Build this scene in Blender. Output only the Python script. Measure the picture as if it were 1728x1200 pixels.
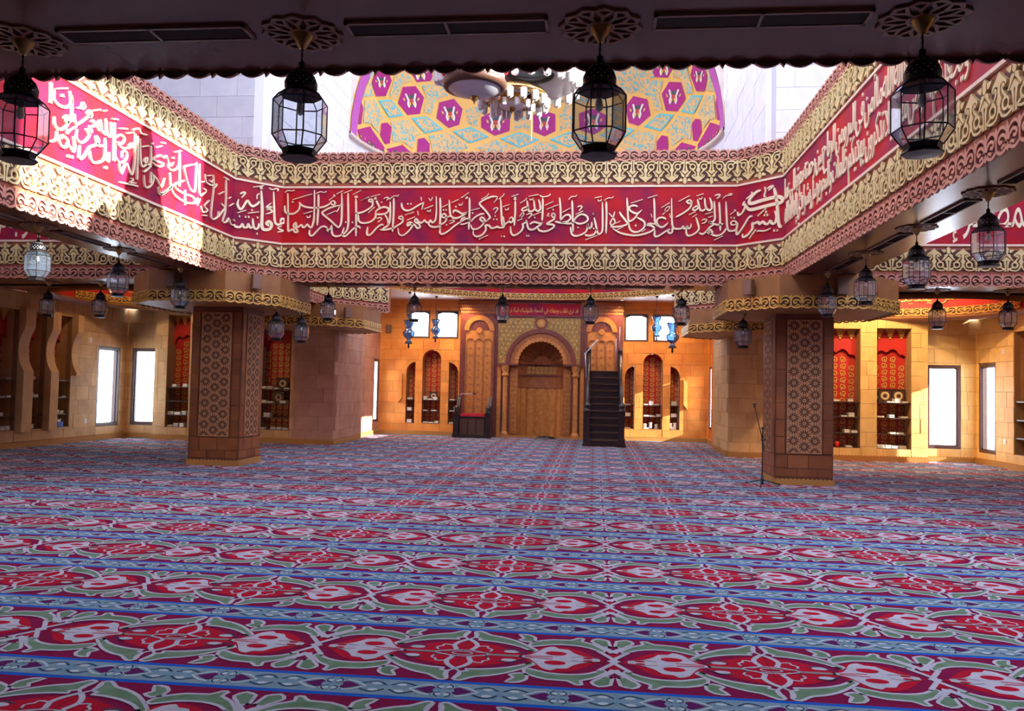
import bpy, math, random
import numpy as np
from mathutils import Vector, Matrix
from mathutils.geometry import tessellate_polygon
random.seed(7)
for _o in list(bpy.data.objects):
    bpy.data.objects.remove(_o)
SC = bpy.context.scene
COL = SC.collection
pi = math.pi

# ---------------------------------------------------------------- camera
FPX, YAW, PITCH, ROLL = 1354.675, math.radians(5.9007), math.radians(2.356), math.radians(1.2744)
CAM = Vector((1.7617, 0.0, 1.6))
def _axes():
    f = Vector((-math.sin(YAW) * math.cos(PITCH), math.cos(YAW) * math.cos(PITCH), math.sin(PITCH)))
    r = Vector((math.cos(YAW), math.sin(YAW), 0))
    u = r.cross(f)
    c, s = math.cos(ROLL), math.sin(ROLL)
    return c * r + s * u, -s * r + c * u, f
AR, AU, AF = _axes()
cam_data = bpy.data.cameras.new('camera')
cam = bpy.data.objects.new('camera', cam_data)
COL.objects.link(cam)
cam_data.sensor_fit = 'HORIZONTAL'
cam_data.sensor_width = 36.0
cam_data.lens = FPX / 1728 * 36.0
cam_data.clip_start = 0.05
cam.matrix_world = Matrix(((AR.x, AU.x, -AF.x, CAM.x), (AR.y, AU.y, -AF.y, CAM.y), (AR.z, AU.z, -AF.z, CAM.z), (0, 0, 0, 1)))
SC.camera = cam
def ray(px, py):
    return AR * ((px - 864) / FPX) + AU * ((600 - py) / FPX) + AF
def on_y(px, py, y):
    d = ray(px, py); return CAM + d * ((y - CAM.y) / d.y)
def on_x(px, py, x):
    d = ray(px, py); return CAM + d * ((x - CAM.x) / d.x)
def on_z(px, py, z):
    d = ray(px, py); return CAM + d * ((z - CAM.z) / d.z)

# ---------------------------------------------------------------- sky, sun, exposure
world = bpy.data.worlds.new('sky'); SC.world = world
world.use_nodes = True
_bg = world.node_tree.nodes['Background']
_bg.inputs[0].default_value = (0.80, 0.88, 1.0, 1)
_bg.inputs[1].default_value = 15.0
sun_data = bpy.data.lights.new('sun', 'SUN')
sun_data.energy = 30.0; sun_data.angle = math.radians(0.6); sun_data.color = (1.0, 0.94, 0.84)
sun = bpy.data.objects.new('sun', sun_data); COL.objects.link(sun)
sun.rotation_euler = Vector((-1.0, 0.22, -0.36)).to_track_quat('-Z', 'Y').to_euler()
sun.location = (20, 5, 12)
vs = SC.view_settings
vs.view_transform = 'Standard'; vs.look = 'None'; vs.gamma = 1.0; vs.use_curve_mapping = False
vs.exposure = 0.08
SC.cycles.max_bounces = 7; SC.cycles.diffuse_bounces = 5; SC.cycles.glossy_bounces = 3
SC.cycles.transmission_bounces = 4; SC.cycles.transparent_max_bounces = 24
SC.cycles.caustics_reflective = False; SC.cycles.caustics_refractive = False
SC.cycles.sample_clamp_indirect = 6.0

# ---------------------------------------------------------------- materials
def _nt(name):
    m = bpy.data.materials.new(name); m.use_nodes = True
    nt = m.node_tree; b = nt.nodes['Principled BSDF']
    return m, nt, b
def mat(name, col, rough=0.6, metal=0.0, col2=None, scale=6.0, detail=4.0, bump=0.0, bscale=40.0, rnd=0.0, spec=0.5, lo=0.35, hi=0.65):
    m, nt, b = _nt(name)
    b.inputs['Roughness'].default_value = rough; b.inputs['Metallic'].default_value = metal
    b.inputs['Specular IOR Level'].default_value = spec
    c = (*col, 1)
    b.inputs['Base Color'].default_value = c
    src = None
    if col2 or bump:
        tc = nt.nodes.new('ShaderNodeTexCoord')
        gm = nt.nodes.new('ShaderNodeNewGeometry')
    if col2:
        n = nt.nodes.new('ShaderNodeTexNoise'); n.inputs['Scale'].default_value = scale; n.inputs['Detail'].default_value = detail
        nt.links.new(gm.outputs['Position'], n.inputs['Vector'])
        r = nt.nodes.new('ShaderNodeValToRGB')
        r.color_ramp.elements[0].position = lo; r.color_ramp.elements[0].color = c
        r.color_ramp.elements[1].position = hi; r.color_ramp.elements[1].color = (*col2, 1)
        nt.links.new(n.outputs['Fac'], r.inputs['Fac']); src = r.outputs['Color']
    if rnd:
        oi = nt.nodes.new('ShaderNodeObjectInfo')
        mr = nt.nodes.new('ShaderNodeMapRange'); mr.inputs['To Min'].default_value = 1 - rnd; mr.inputs['To Max'].default_value = 1 + rnd * .6
        nt.links.new(oi.outputs['Random'], mr.inputs['Value'])
        hs = nt.nodes.new('ShaderNodeHueSaturation'); hs.inputs['Color'].default_value = c
        nt.links.new(mr.outputs['Result'], hs.inputs['Value'])
        if src: nt.links.new(src, hs.inputs['Color'])
        src = hs.outputs['Color']
    if src: nt.links.new(src, b.inputs['Base Color'])
    if bump:
        n2 = nt.nodes.new('ShaderNodeTexNoise'); n2.inputs['Scale'].default_value = bscale; n2.inputs['Detail'].default_value = 3
        nt.links.new(gm.outputs['Position'], n2.inputs['Vector'])
        bp = nt.nodes.new('ShaderNodeBump'); bp.inputs['Strength'].default_value = bump; bp.inputs['Distance'].default_value = .02
        nt.links.new(n2.outputs['Fac'], bp.inputs['Height']); nt.links.new(bp.outputs['Normal'], b.inputs['Normal'])
    return m
def glass(name, col, gloss=0.08, rough=0.03, veil=0.0, vcol=(.7, .8, .9)):
    m = bpy.data.materials.new(name); m.use_nodes = True
    nt = m.node_tree; nt.nodes.clear()
    o = nt.nodes.new('ShaderNodeOutputMaterial'); mx = nt.nodes.new('ShaderNodeMixShader')
    t = nt.nodes.new('ShaderNodeBsdfTransparent'); t.inputs[0].default_value = (*col, 1)
    g = nt.nodes.new('ShaderNodeBsdfGlossy'); g.inputs['Roughness'].default_value = rough
    lw = nt.nodes.new('ShaderNodeLayerWeight'); lw.inputs['Blend'].default_value = .25
    ad = nt.nodes.new('ShaderNodeMath'); ad.operation = 'MULTIPLY_ADD'; ad.inputs[1].default_value = .6; ad.inputs[2].default_value = gloss
    nt.links.new(lw.outputs['Fresnel'], ad.inputs[0])
    nt.links.new(ad.outputs[0], mx.inputs[0]); nt.links.new(t.outputs[0], mx.inputs[1]); nt.links.new(g.outputs[0], mx.inputs[2])
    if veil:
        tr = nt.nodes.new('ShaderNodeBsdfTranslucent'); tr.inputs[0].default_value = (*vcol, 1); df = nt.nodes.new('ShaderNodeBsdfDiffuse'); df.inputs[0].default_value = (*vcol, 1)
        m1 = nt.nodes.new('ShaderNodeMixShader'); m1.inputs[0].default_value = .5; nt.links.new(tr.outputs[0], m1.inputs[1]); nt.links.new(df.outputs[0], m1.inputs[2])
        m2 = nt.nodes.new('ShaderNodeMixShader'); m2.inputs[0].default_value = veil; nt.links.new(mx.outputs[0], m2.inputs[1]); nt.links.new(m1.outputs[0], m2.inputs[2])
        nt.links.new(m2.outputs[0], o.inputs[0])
    else: nt.links.new(mx.outputs[0], o.inputs[0])
    return m
MT = {}
MT['stone'] = mat('sandstone_block', (.66, .42, .19), .75, col2=(.56, .33, .14), scale=3, rnd=.14, bump=.12, bscale=18)
MT['stone_back'] = mat('sandstone_joint', (.30, .17, .075), .9)
MT['stone_q'] = mat('warm_tinted_stone_block', (.74, .30, .055), .6, col2=(.64, .21, .035), scale=2.5, rnd=.16, bump=.08, bscale=18)  # common sandstone with a warm glow put into the colour
MT['stone_q_back'] = mat('warm_tinted_stone_joint', (.34, .11, .02), .9)
MT['stone_r'] = mat('daylit_stone_block', (.80, .53, .20), .65, col2=(.68, .42, .14), scale=2.5, rnd=.10, bump=.1, bscale=18)  # same sandstone with the daylight's yellow put into the colour
MT['stone_r_back'] = mat('daylit_stone_joint', (.40, .24, .09), .9)
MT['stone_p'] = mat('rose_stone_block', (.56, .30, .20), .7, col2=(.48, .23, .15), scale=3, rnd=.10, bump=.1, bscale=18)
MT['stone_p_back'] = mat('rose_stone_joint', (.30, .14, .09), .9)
MT['stone_w'] = mat('white_stone_block', (.74, .74, .82), .7, col2=(.66, .67, .77), scale=3, rnd=.05, bump=.1, bscale=14)
MT['stone_w_back'] = mat('white_stone_joint', (.50, .51, .62), .9)
MT['plaster'] = mat('warm_plaster', (.30, .125, .036), .55, col2=(.22, .08, .028), scale=3)
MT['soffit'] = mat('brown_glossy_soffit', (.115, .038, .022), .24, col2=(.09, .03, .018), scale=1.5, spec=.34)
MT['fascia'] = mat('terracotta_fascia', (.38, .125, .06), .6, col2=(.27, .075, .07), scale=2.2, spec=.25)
MT['red'] = mat('mottled_crimson', (.42, .006, .014), .6, col2=(.20, .006, .055), scale=1.6, detail=6, lo=.40, hi=.66, spec=.2)
MT['red2'] = mat('scarlet_plaster', (.50, .02, .012), .5, col2=(.36, .01, .012), scale=1.5)
MT['cream'] = mat('cream_gilt_relief', (.68, .55, .29), .5, col2=(.60, .45, .21), scale=2, spec=.3)
MT['rose'] = mat('rose_lace_relief', (.52, .235, .165), .5, col2=(.45, .18, .14), scale=2)
MT['script'] = mat('cream_calligraphy', (.82, .70, .50), .4)
MT['line'] = mat('pale_moulding', (.78, .60, .48), .45)
MT['gold'] = mat('gold_crest', (.62, .36, .09), .4, metal=.25)
MT['lat'] = mat('lattice_bronze', (.44, .20, .09), .45)
MT['lat2'] = mat('lattice_bright', (.66, .52, .30), .45)
MT['relief_shade'] = mat('brown_relief_shade', (.085, .034, .026), .8)  # shade of the relief's gaps and scalloped edge put into the colour
MT['dark'] = mat('dark_hole_shade', (.035, .014, .012), .8)  # holes are flat: their shade is put into this colour
MT['colstone'] = mat('umber_column_stone', (.17, .055, .025), .45, col2=(.12, .035, .02), scale=3.0)
MT['gilt_base'] = mat('gilded_base_band', (.44, .22, .06), .4, metal=.2)
MT['wood'] = mat('carved_walnut', (.38, .135, .042), .45, col2=(.30, .09, .028), scale=8, bump=.25, bscale=70)
MT['rosew'] = mat('dark_rosewood', (.17, .07, .035), .5)
MT['wood_l'] = mat('golden_teak', (.58, .235, .055), .42, col2=(.46, .16, .035), scale=8, bump=.2, bscale=60)
MT['wood_d'] = mat('maroon_wood', (.20, .055, .04), .4, col2=(.15, .035, .03), scale=8)
MT['ebony'] = mat('dark_ebony', (.030, .018, .020), .28, col2=(.022, .012, .014), scale=6)
MT['walnut_d'] = mat('dark_walnut', (.085, .04, .026), .4)
MT['iron'] = mat('black_iron', (.018, .016, .018), .42, metal=.6)
MT['ironp'] = mat('dark_tin', (.06, .055, .06), .35, metal=.7)
MT['brass'] = mat('aged_brass', (.30, .19, .07), .3, metal=.9)
MT['goldm'] = mat('polished_gold', (.80, .55, .20), .2, metal=1.0)
MT['silver'] = mat('frosted_silver', (.56, .62, .70), .25, metal=.25)
MT['crystal'] = mat('white_crystal', (.88, .90, .93), .12, spec=.8)
MT['lglass'] = glass('lantern_glass', (.94, .97, 1.0), .12, veil=.10, vcol=(.50, .72, .98))  # blue veil puts the bright reflection into the pane colour
MT['wglass'] = glass('window_glass', (.96, .98, 1.0), .04)
MT['bglass'] = glass('smoky_blue_glass', (.22, .38, .60), .22, veil=.25, vcol=(.10, .20, .42))
MT['frame'] = mat('brown_window_frame', (.085, .04, .035), .4)
MT['shelf'] = mat('dark_shelf', (.05, .025, .02), .4)
MT['fabric'] = mat('red_velvet', (.45, .01, .03), .85)
MT['black'] = mat('black_plastic', (.012, .012, .014), .4)
MT['white'] = mat('white_enamel', (.82, .80, .76), .4)
MT['paper'] = mat('page_paper', (.80, .76, .68), .8)
MT['covers'] = [mat('book_cover_%s' % n, c, .5) for n, c in (('grey', (.34, .34, .37)), ('white', (.74, .72, .70)), ('navy', (.05, .07, .22)), ('brown', (.20, .09, .05)), ('green', (.06, .17, .12)))]
MT['redtoy'] = mat('red_enamel', (.75, .02, .02), .35)
MT['spk'] = mat('speaker_brown', (.16, .085, .055), .5)
MT['vent'] = mat('vent_metal', (.19, .10, .075), .4)
MT['slat'] = mat('vent_slat', (.04, .025, .02), .6)
# carpet yarns
MT['c_base'] = mat('carpet_crimson', (.185, .006, .052), .92, col2=(.155, .005, .046), scale=30, spec=.05)
MT['c_red'] = mat('carpet_scarlet', (0.360, 0.006, 0.026), .92, spec=.05)
MT['c_green'] = mat('carpet_sage', (0.146, 0.232, 0.163), .92, col2=(0.095, 0.172, 0.103), scale=9, spec=.05)
MT['c_white'] = mat('carpet_silver', (.44, .43, .53), .92, col2=(.38, .38, .47), scale=12, spec=.05)
MT['c_grey'] = mat('carpet_grey', (0.224, 0.189, 0.206), .92, spec=.05)
MT['c_blue'] = mat('carpet_royal_blue', (.010, .085, .44), .92, spec=.05)
MT['c_teal'] = mat('carpet_teal', (0.129, 0.241, 0.344), .92, col2=(0.189, 0.267, 0.327), scale=16, spec=.05)
MT['c_plum'] = mat('carpet_plum', (0.086, 0.009, 0.086), .92, spec=.05)
MT['c_light'] = mat('carpet_pale_blue', (0.395, 0.481, 0.549), .92, spec=.05)
MT['c_navy'] = mat('carpet_navy', (0.026, 0.060, 0.112), .92, spec=.05)
# dome
MT['d_gold'] = mat('dome_gold_strap', (.88, .55, .15), .5)
MT['d_mag'] = mat('dome_magenta', (.40, .018, .22), .5)
MT['d_pur'] = mat('dome_purple', (.48, .10, .46), .5)
MT['d_cyan'] = mat('dome_turquoise', (.10, .56, .66), .5)
MT['d_green'] = mat('dome_dark_green', (.05, .10, .09), .5)
MT['d_white'] = mat('dome_white', (.88, .84, .80), .5)
MT['d_red'] = mat('dome_red', (.62, .06, .05), .5)
MT['d_arab'] = mat('dome_arabesque', (.76, .50, .20), .55, col2=(.16, .50, .54), scale=13, detail=2.5, lo=.53, hi=.56)
MT['trimstone'] = mat('tan_trim_stone', (.60, .50, .44), .7, col2=(.66, .58, .54), scale=4)

# ---------------------------------------------------------------- mesh helpers
class MB:
    """collects shapes, then links them as ONE mesh object"""
    def __init__(s): s.v = []; s.f = []; s.m = []; s.sm = []
    def add(s, vs_, fs_, mi=0, smooth=False):
        o = len(s.v); s.v += [tuple(p) for p in vs_]
        for f in fs_: s.f.append(tuple(i + o for i in f)); s.m.append(mi); s.sm.append(smooth)
        return s
    def box(s, x0, x1, y0, y1, z0, z1, mi=0):
        v = [(x, y, z) for z in (z0, z1) for y in (y0, y1) for x in (x0, x1)]
        return s.add(v, [(0, 2, 3, 1), (4, 5, 7, 6), (0, 1, 5, 4), (2, 6, 7, 3), (0, 4, 6, 2), (1, 3, 7, 5)], mi)
    def prism(s, pts, y0, y1, mi=0, back=False):
        """polygon in (x,z), extruded from y0 (front) to y1"""
        n = len(pts); v = [(p[0], y0, p[1]) for p in pts] + [(p[0], y1, p[1]) for p in pts]
        a = sum(pts[i][0] * pts[(i + 1) % n][1] - pts[(i + 1) % n][0] * pts[i][1] for i in range(n))
        fr = tuple(range(n)) if a > 0 else tuple(range(n - 1, -1, -1))
        fs = [fr]
        if back: fs.append(tuple(i + n for i in reversed(fr)))
        for i in range(n):
            j = (i + 1) % n
            fs.append((j, i, i + n, j + n) if a > 0 else (i, j, j + n, i + n))
        return s.add(v, fs, mi)
    def prismz(s, pts, z0, z1, mi=0):
        n = len(pts); v = [(p[0], p[1], z0) for p in pts] + [(p[0], p[1], z1) for p in pts]
        a = sum(pts[i][0] * pts[(i + 1) % n][1] - pts[(i + 1) % n][0] * pts[i][1] for i in range(n))
        r = tuple(range(n)) if a > 0 else tuple(range(n - 1, -1, -1))
        fs = [tuple(reversed(r)), tuple(i + n for i in r)]
        for k in range(n):
            i, j = r[k], r[(k + 1) % n]; fs.append((i, j, j + n, i + n))
        return s.add(v, fs, mi)
    def lathe(s, prof, n=16, mi=0, c=(0, 0), smooth=True, a0=0.0, a1=None, off=0.0):
        full = a1 is None; a1 = 2 * pi if full else a1
        k = n if full else n + 1; v = []
        for i in range(k):
            a = a0 + off + (a1 - a0) * i / n
            for r, z in prof: v.append((c[0] + r * math.cos(a), c[1] + r * math.sin(a), z))
        L = len(prof); fs = []
        for i in range(n):
            j = (i + 1) % k
            for q in range(L - 1): fs.append((i * L + q, j * L + q, j * L + q + 1, i * L + q + 1))
        return s.add(v, fs, mi, smooth)
    def tube(s, pts, r, n=8, mi=0, caps=True, smooth=True):
        pts = [Vector(p) for p in pts]; rs = r if isinstance(r, (list, tuple)) else [r] * len(pts)
        v = []; up = None
        for i, p in enumerate(pts):
            t = (pts[min(i + 1, len(pts) - 1)] - pts[max(i - 1, 0)]).normalized()
            if up is None: up = Vector((0, 0, 1)) if abs(t.z) < .9 else Vector((1, 0, 0))
            a = t.cross(up).normalized(); b = a.cross(t).normalized(); up = b
            for k in range(n):
                w = 2 * pi * k / n; v.append(p + (a * math.cos(w) + b * math.sin(w)) * rs[i])
        fs = []
        for i in range(len(pts) - 1):
            for k in range(n):
                q = (k + 1) % n; fs.append((i * n + k, i * n + q, (i + 1) * n + q, (i + 1) * n + k))
        if caps: fs += [tuple(range(n - 1, -1, -1)), tuple((len(pts) - 1) * n + k for k in range(n))]
        return s.add(v, fs, mi, smooth)
    def ball(s, c, r, n=10, m=6, mi=0, sz=1.0):
        prof = [(max(r * math.sin(pi * i / m), 1e-4), c[2] - r * sz * math.cos(pi * i / m)) for i in range(m + 1)]
        return s.lathe(prof, n, mi, (c[0], c[1]))
    def ribbon(s, pts, w, y0, y1, mi=0, sides=True):
        """stroke in (x,z) plane; w half widths per point"""
        n = len(pts); ws = w if isinstance(w, list) else [w] * n
        L = []; Rr = []
        for i in range(n):
            a = pts[max(i - 1, 0)]; b = pts[min(i + 1, n - 1)]
            dx, dz = b[0] - a[0], b[1] - a[1]; l = math.hypot(dx, dz) or 1e-9
            nx, nz = -dz / l, dx / l
            L.append((pts[i][0] + nx * ws[i], y0, pts[i][1] + nz * ws[i])); Rr.append((pts[i][0] - nx * ws[i], y0, pts[i][1] - nz * ws[i]))
        v = L + Rr; fs = [(n + i, n + i + 1, i + 1, i) for i in range(n - 1)]
        if sides:
            v += [(p[0], y1, p[2]) for p in L] + [(p[0], y1, p[2]) for p in Rr]
            for i in range(n - 1):
                fs.append((i, i + 1, 2 * n + i + 1, 2 * n + i)); fs.append((n + i + 1, n + i, 3 * n + i, 3 * n + i + 1))
            fs.append((n, 0, 2 * n, 3 * n)); fs.append((n - 1, 2 * n - 1, 4 * n - 1, 3 * n - 1))
        return s.add(v, fs, mi)
    def mesh(s, name, mats):
        me = bpy.data.meshes.new(name); me.from_pydata(s.v, [], s.f)
        for m in (mats if isinstance(mats, (list, tuple)) else [mats]): me.materials.append(MT[m] if isinstance(m, str) else m)
        me.polygons.foreach_set('material_index', s.m); me.polygons.foreach_set('use_smooth', s.sm)
        me.update(); return me
    def build(s, name, mats, parent=None, loc=(0, 0, 0), rz=0.0):
        return link(name, s.mesh(name, mats), parent, loc, rz)
def link(name, data, parent=None, loc=(0, 0, 0), rz=0.0, scale=None):
    o = bpy.data.objects.new(name, data); COL.objects.link(o)
    o.location = loc; o.rotation_euler = (0, 0, rz)
    if scale: o.scale = scale
    if parent: o.parent = parent
    return o
def empty(name, loc=(0, 0, 0), rz=0.0): return link(name, None, None, loc, rz)
def tag(o, label=None, cat=None, group=None, kind=None):
    if label: o['label'] = label
    if cat: o['category'] = cat
    if group: o['group'] = group
    if kind: o['kind'] = kind
    return o
def copy_tree(o, parent=None):
    c = o.copy(); COL.objects.link(c); c.parent = parent
    for ch in o.children: copy_tree(ch, c)
    return c
def smooth(pts, k=4):
    """Catmull-Rom through pts"""
    if len(pts) < 3: return [tuple(p) for p in pts]
    P = [pts[0]] + list(pts) + [pts[-1]]; out = []
    for i in range(1, len(P) - 2):
        a, b, c, d = P[i - 1], P[i], P[i + 1], P[i + 2]
        for j in range(k):
            t = j / k
            out.append(tuple(.5 * (2 * b[q] + (c[q] - a[q]) * t + (2 * a[q] - 5 * b[q] + 4 * c[q] - d[q]) * t * t + (3 * b[q] - a[q] - 3 * c[q] + d[q]) * t ** 3) for q in range(len(b))))
    out.append(tuple(pts[-1])); return out
def mirror(pts): return [(-p[0], p[1]) for p in reversed(pts)]
def symm(half): return half + mirror([p for p in half if abs(p[0]) > 1e-6])
def arcpts(cx, cz, r, a0, a1, n=12): return [(cx + r * math.cos(a0 + (a1 - a0) * i / n), cz + r * math.sin(a0 + (a1 - a0) * i / n)) for i in range(n + 1)]

# ================================================================ THE SETTING
# ---------------------------------------------------------------- carpet floor
def make_floor():
    mats = ['c_base', 'c_red', 'c_green', 'c_white', 'c_grey', 'c_blue', 'c_teal', 'c_plum', 'c_light', 'c_navy']
    mi = {n: i for i, n in enumerate(mats)}
    RX, RY, PX, PY = 2.81, 4.85, 1.81, 1.21
    def q(u, v):                       # a point of the motif, read off the near row of the carpet
        p = on_z(1060 + u / 4.114, 1040 + v / 4.114, 0); return (min(p.x - RX, 0.0) if p.x - RX > -.03 else p.x - RX, p.y - RY)
    V = []; T = []; M = []
    def tri(poly, m, layer, sx=1, sy=1):
        layer += .12 * (sx < 0) + .24 * (sy < 0)
        pts = [Vector((x * sx, y * sy, 0)) for x, y in poly]
        ts = tessellate_polygon([pts]); o = len(V)
        for p in pts: V.append((p.x, p.y, .0007 * layer))
        for t in ts:
            a, b, c = (pts[i] for i in t)
            t = t if (b - a).cross(c - a).z > 0 else (t[0], t[2], t[1])
            T.append(tuple(i + o for i in t)); M.append(mi[m])
    def strk(pts, w, m, layer, sx, sy, closed=False):
        if closed: pts = pts + pts[:2]
        n = len(pts); ws = w if isinstance(w, list) else [w] * n; L = []; R = []
        for i in range(n):
            a = pts[max(i - 1, 0)]; b = pts[min(i + 1, n - 1)]; dx, dy = b[0] - a[0], b[1] - a[1]; l = math.hypot(dx, dy) or 1
            L.append((pts[i][0] - dy / l * ws[i], pts[i][1] + dx / l * ws[i])); R.append((pts[i][0] + dy / l * ws[i], pts[i][1] - dx / l * ws[i]))
        for i in range(n - 1): tri([L[i], R[i], R[i + 1], L[i + 1]], m, layer, sx, sy)
    def ell(c, rx, ry, n=12, rot=0): return [(c[0] + rx * math.cos(2 * pi * i / n) * math.cos(rot) - ry * math.sin(2 * pi * i / n) * math.sin(rot), c[1] + rx * math.cos(2 * pi * i / n) * math.sin(rot) + ry * math.sin(2 * pi * i / n) * math.cos(rot)) for i in range(n)]
    N = lambda pts: [(-u * PX / 2, -v * .45) for u, v in pts]
    E_ = lambda c, ru, rv, n=12: [(-(c[0] + ru * math.cos(2 * pi * i / n)) * PX / 2, -(c[1] + rv * math.sin(2 * pi * i / n)) * .45) for i in range(n)]
    arm = smooth(N([(.47, .20), (.38, .38), (.27, .50), (.15, .57), (.07, .585), (.085, .65), (.04, .70), (.035, .80), (.02, .95), (.06, .99), (.11, .90), (.15, .83), (.22, .78), (.33, .64), (.43, .43), (.49, .28)]), 2)
    leafarm = smooth(N([(.93, .33), (.84, .50), (.72, .58), (.58, .56), (.46, .44), (.43, .50), (.46, .65), (.58, .78), (.71, .80), (.76, .91), (.80, .89), (.79, .77), (.87, .65), (.95, .42)]), 2)
    head = smooth(N([(.46, .67), (.41, .62), (.35, .70), (.38, .78), (.34, .95), (.42, .93), (.46, .82)]), 2)
    petal = smooth(N([(.16, .05), (.19, .20), (.155, .26), (.15, .33), (.10, .32), (.06, .25), (.055, .15), (.10, .07)]), 2)
    tulip = smooth(N([(.38, .03), (.45, .08), (.50, .24), (.54, .40), (.60, .47), (.635, .39), (.70, .37), (.735, .25), (.80, .13), (.91, .04)]), 2) + N([(.91, -.004), (.38, -.004)])
    loop = smooth(N([(.05, .14), (.078, .32), (.05, .48), (0, .60)]), 4); loop2 = smooth(N([(.003, .60), (.045, .73), (.04, .87), (.015, .97)]), 4)
    cross = smooth(N([(1.03, -.03), (.97, .16), (.90, .38)]), 4)
    xl = smooth(N([(.985, .62), (.94, .56), (.90, .66), (.855, .80), (.90, .93), (.97, .86)]), 2)
    claw = smooth(N([(1.0, .33), (.965, .47), (.925, .57)]), 3)
    for sx in (1, -1):
        for sy in (1, -1):
            tri(smooth(N([(.42, .004), (.34, .22), (.2, .40), (.08, .50), (.002, .52)]), 3) + N([(.002, .004)]), 'c_red', 2, sx, sy)
            tri(smooth(N([(.95, .004), (.88, .12), (.76, .40), (.62, .51), (.50, .40), (.43, .10)]), 3) + N([(.43, .004)]), 'c_red', 2, sx, sy)
            tri(N([(.998, .07), (.95, .26), (.998, .31)]), 'c_red', 2, sx, sy)
            for poly in (arm, leafarm, head, xl):
                strk(poly, .0105, 'c_white', 4, sx, sy, True); tri(poly, 'c_green', 3, sx, sy)
            strk(cross, .015, 'c_white', 5, sx, sy)
            tri(tulip, 'c_white', 5, sx, sy); tri(E_((.62, .185), .072, .085), 'c_red', 6, sx, sy); strk(N([(.42, .02), (.5, .03), (.60, .05)]), .006, 'c_red', 6, sx, sy)
            tri(E_((.83, .05), .035, .035, 8), 'c_red', 6, sx, sy); strk(N([(.72, .06), (.80, .10), (.90, .05)]), .006, 'c_grey', 6, sx, sy)
            strk(petal, .007, 'c_white', 4, sx, sy, True)
            strk(loop, .015, 'c_white', 5, sx, sy); strk(loop2, .009, 'c_white', 5, sx, sy)
            tri(E_((.32, .17), .052, .055), 'c_white', 4, sx, sy); strk(smooth(N([(.40, .10), (.33, .25), (.25, .22)]), 3), .005, 'c_navy', 5, sx, sy)
            strk(claw, [.026 - .014 * i / (len(claw) - 1) for i in range(len(claw))], 'c_white', 5, sx, sy)
            strk(N([(.40, .012), (.3, .016), (.17, .012)]), .009, 'c_grey', 5, sx, sy)
            strk(smooth(N([(.18, .01), (.10, .09), (.002, .12)]), 4), .006, 'c_white', 6, sx, sy)
            strk([(-.06 * math.cos(pi / 2 * i / 8) - .001, -.026 * math.sin(pi / 2 * i / 8) - .001) for i in range(9)], .005, 'c_white', 6, sx, sy)
    # narrow blue border between the rows
    BY = -PY / 2
    tri([(-PX / 2, BY - .15), (PX / 2, BY - .15), (PX / 2, BY + .15), (-PX / 2, BY + .15)], 'c_blue', 1)
    tri([(-PX / 2, BY - .112), (PX / 2, BY - .112), (PX / 2, BY + .112), (-PX / 2, BY + .112)], 'c_teal', 2)
    rr = random.Random(3)
    for k in range(3):
        cx = -PX / 2 + (k + .5) * PX / 3
        for s in (-1, 1):
            hx = cx + s * .098
            heart = [(hx - s * .038, BY), (hx - s * .052, BY + .035), (hx - s * .02, BY + .052), (hx + s * .056, BY), (hx - s * .02, BY - .052), (hx - s * .052, BY - .035)]
            strk([(hx - s * .03, BY + .068), (hx + s * .02, BY + .055), (hx + s * .085, BY), (hx + s * .02, BY - .055), (hx - s * .03, BY - .068)], .008, 'c_light', 4, 1, 1)
            tri(heart, 'c_plum', 4)
            for sg in (-1, 1):
                strk(smooth([(hx + s * .06, BY + sg * .04), (hx + s * .13, BY + sg * .075), (hx + s * .19, BY + sg * .03)], 3), .007, 'c_navy', 4, 1, 1)
                tri(ell((hx + s * .135, BY + sg * .045), .03, .018, 8), 'c_light', 3)
                tri(ell((cx + s * .03, BY + sg * .05), .026, .02, 8), 'c_light', 3)
                strk(smooth([(cx + s * .02, BY + sg * .09), (cx + s * .045, BY + sg * .05), (cx + s * .015, BY + sg * .02)], 3), .005, 'c_navy', 4, 1, 1)
    V_ = np.array(V); T_ = np.array(T); M_ = np.array(M)
    xs = [RX + PX * i for i in range(-8, 6)]; ys = [RY + PY * j for j in range(-7, 19)]
    vs_ = [np.array([[-12.5, -4.5, 0], [12.5, -4.5, 0], [12.5, 27.5, 0], [-12.5, 27.5, 0]])]; ts = [np.array([[0, 1, 2], [0, 2, 3]])]; ms = [np.array([0, 0])]
    n = 4
    for y in ys:
        for x in xs:
            vs_.append(V_ + np.array([x, y, 0])); ts.append(T_ + n); ms.append(M_); n += len(V_)
    VV = np.concatenate(vs_); TT = np.concatenate(ts); MM = np.concatenate(ms)
    me = bpy.data.meshes.new('floor'); me.vertices.add(len(VV)); me.vertices.foreach_set('co', VV.astype(np.float32).ravel())
    me.loops.add(len(TT) * 3); me.loops.foreach_set('vertex_index', TT.astype(np.int32).ravel())
    me.polygons.add(len(TT)); me.polygons.foreach_set('loop_start', np.arange(0, len(TT) * 3, 3, dtype=np.int32))
    me.polygons.foreach_set('material_index', MM.astype(np.int32))
    for m in mats: me.materials.append(MT[m])
    me.update(calc_edges=True)
    tag(link('floor', me), 'patterned crimson and blue prayer carpet covering the hall floor', 'carpet', kind='structure')
make_floor()

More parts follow.
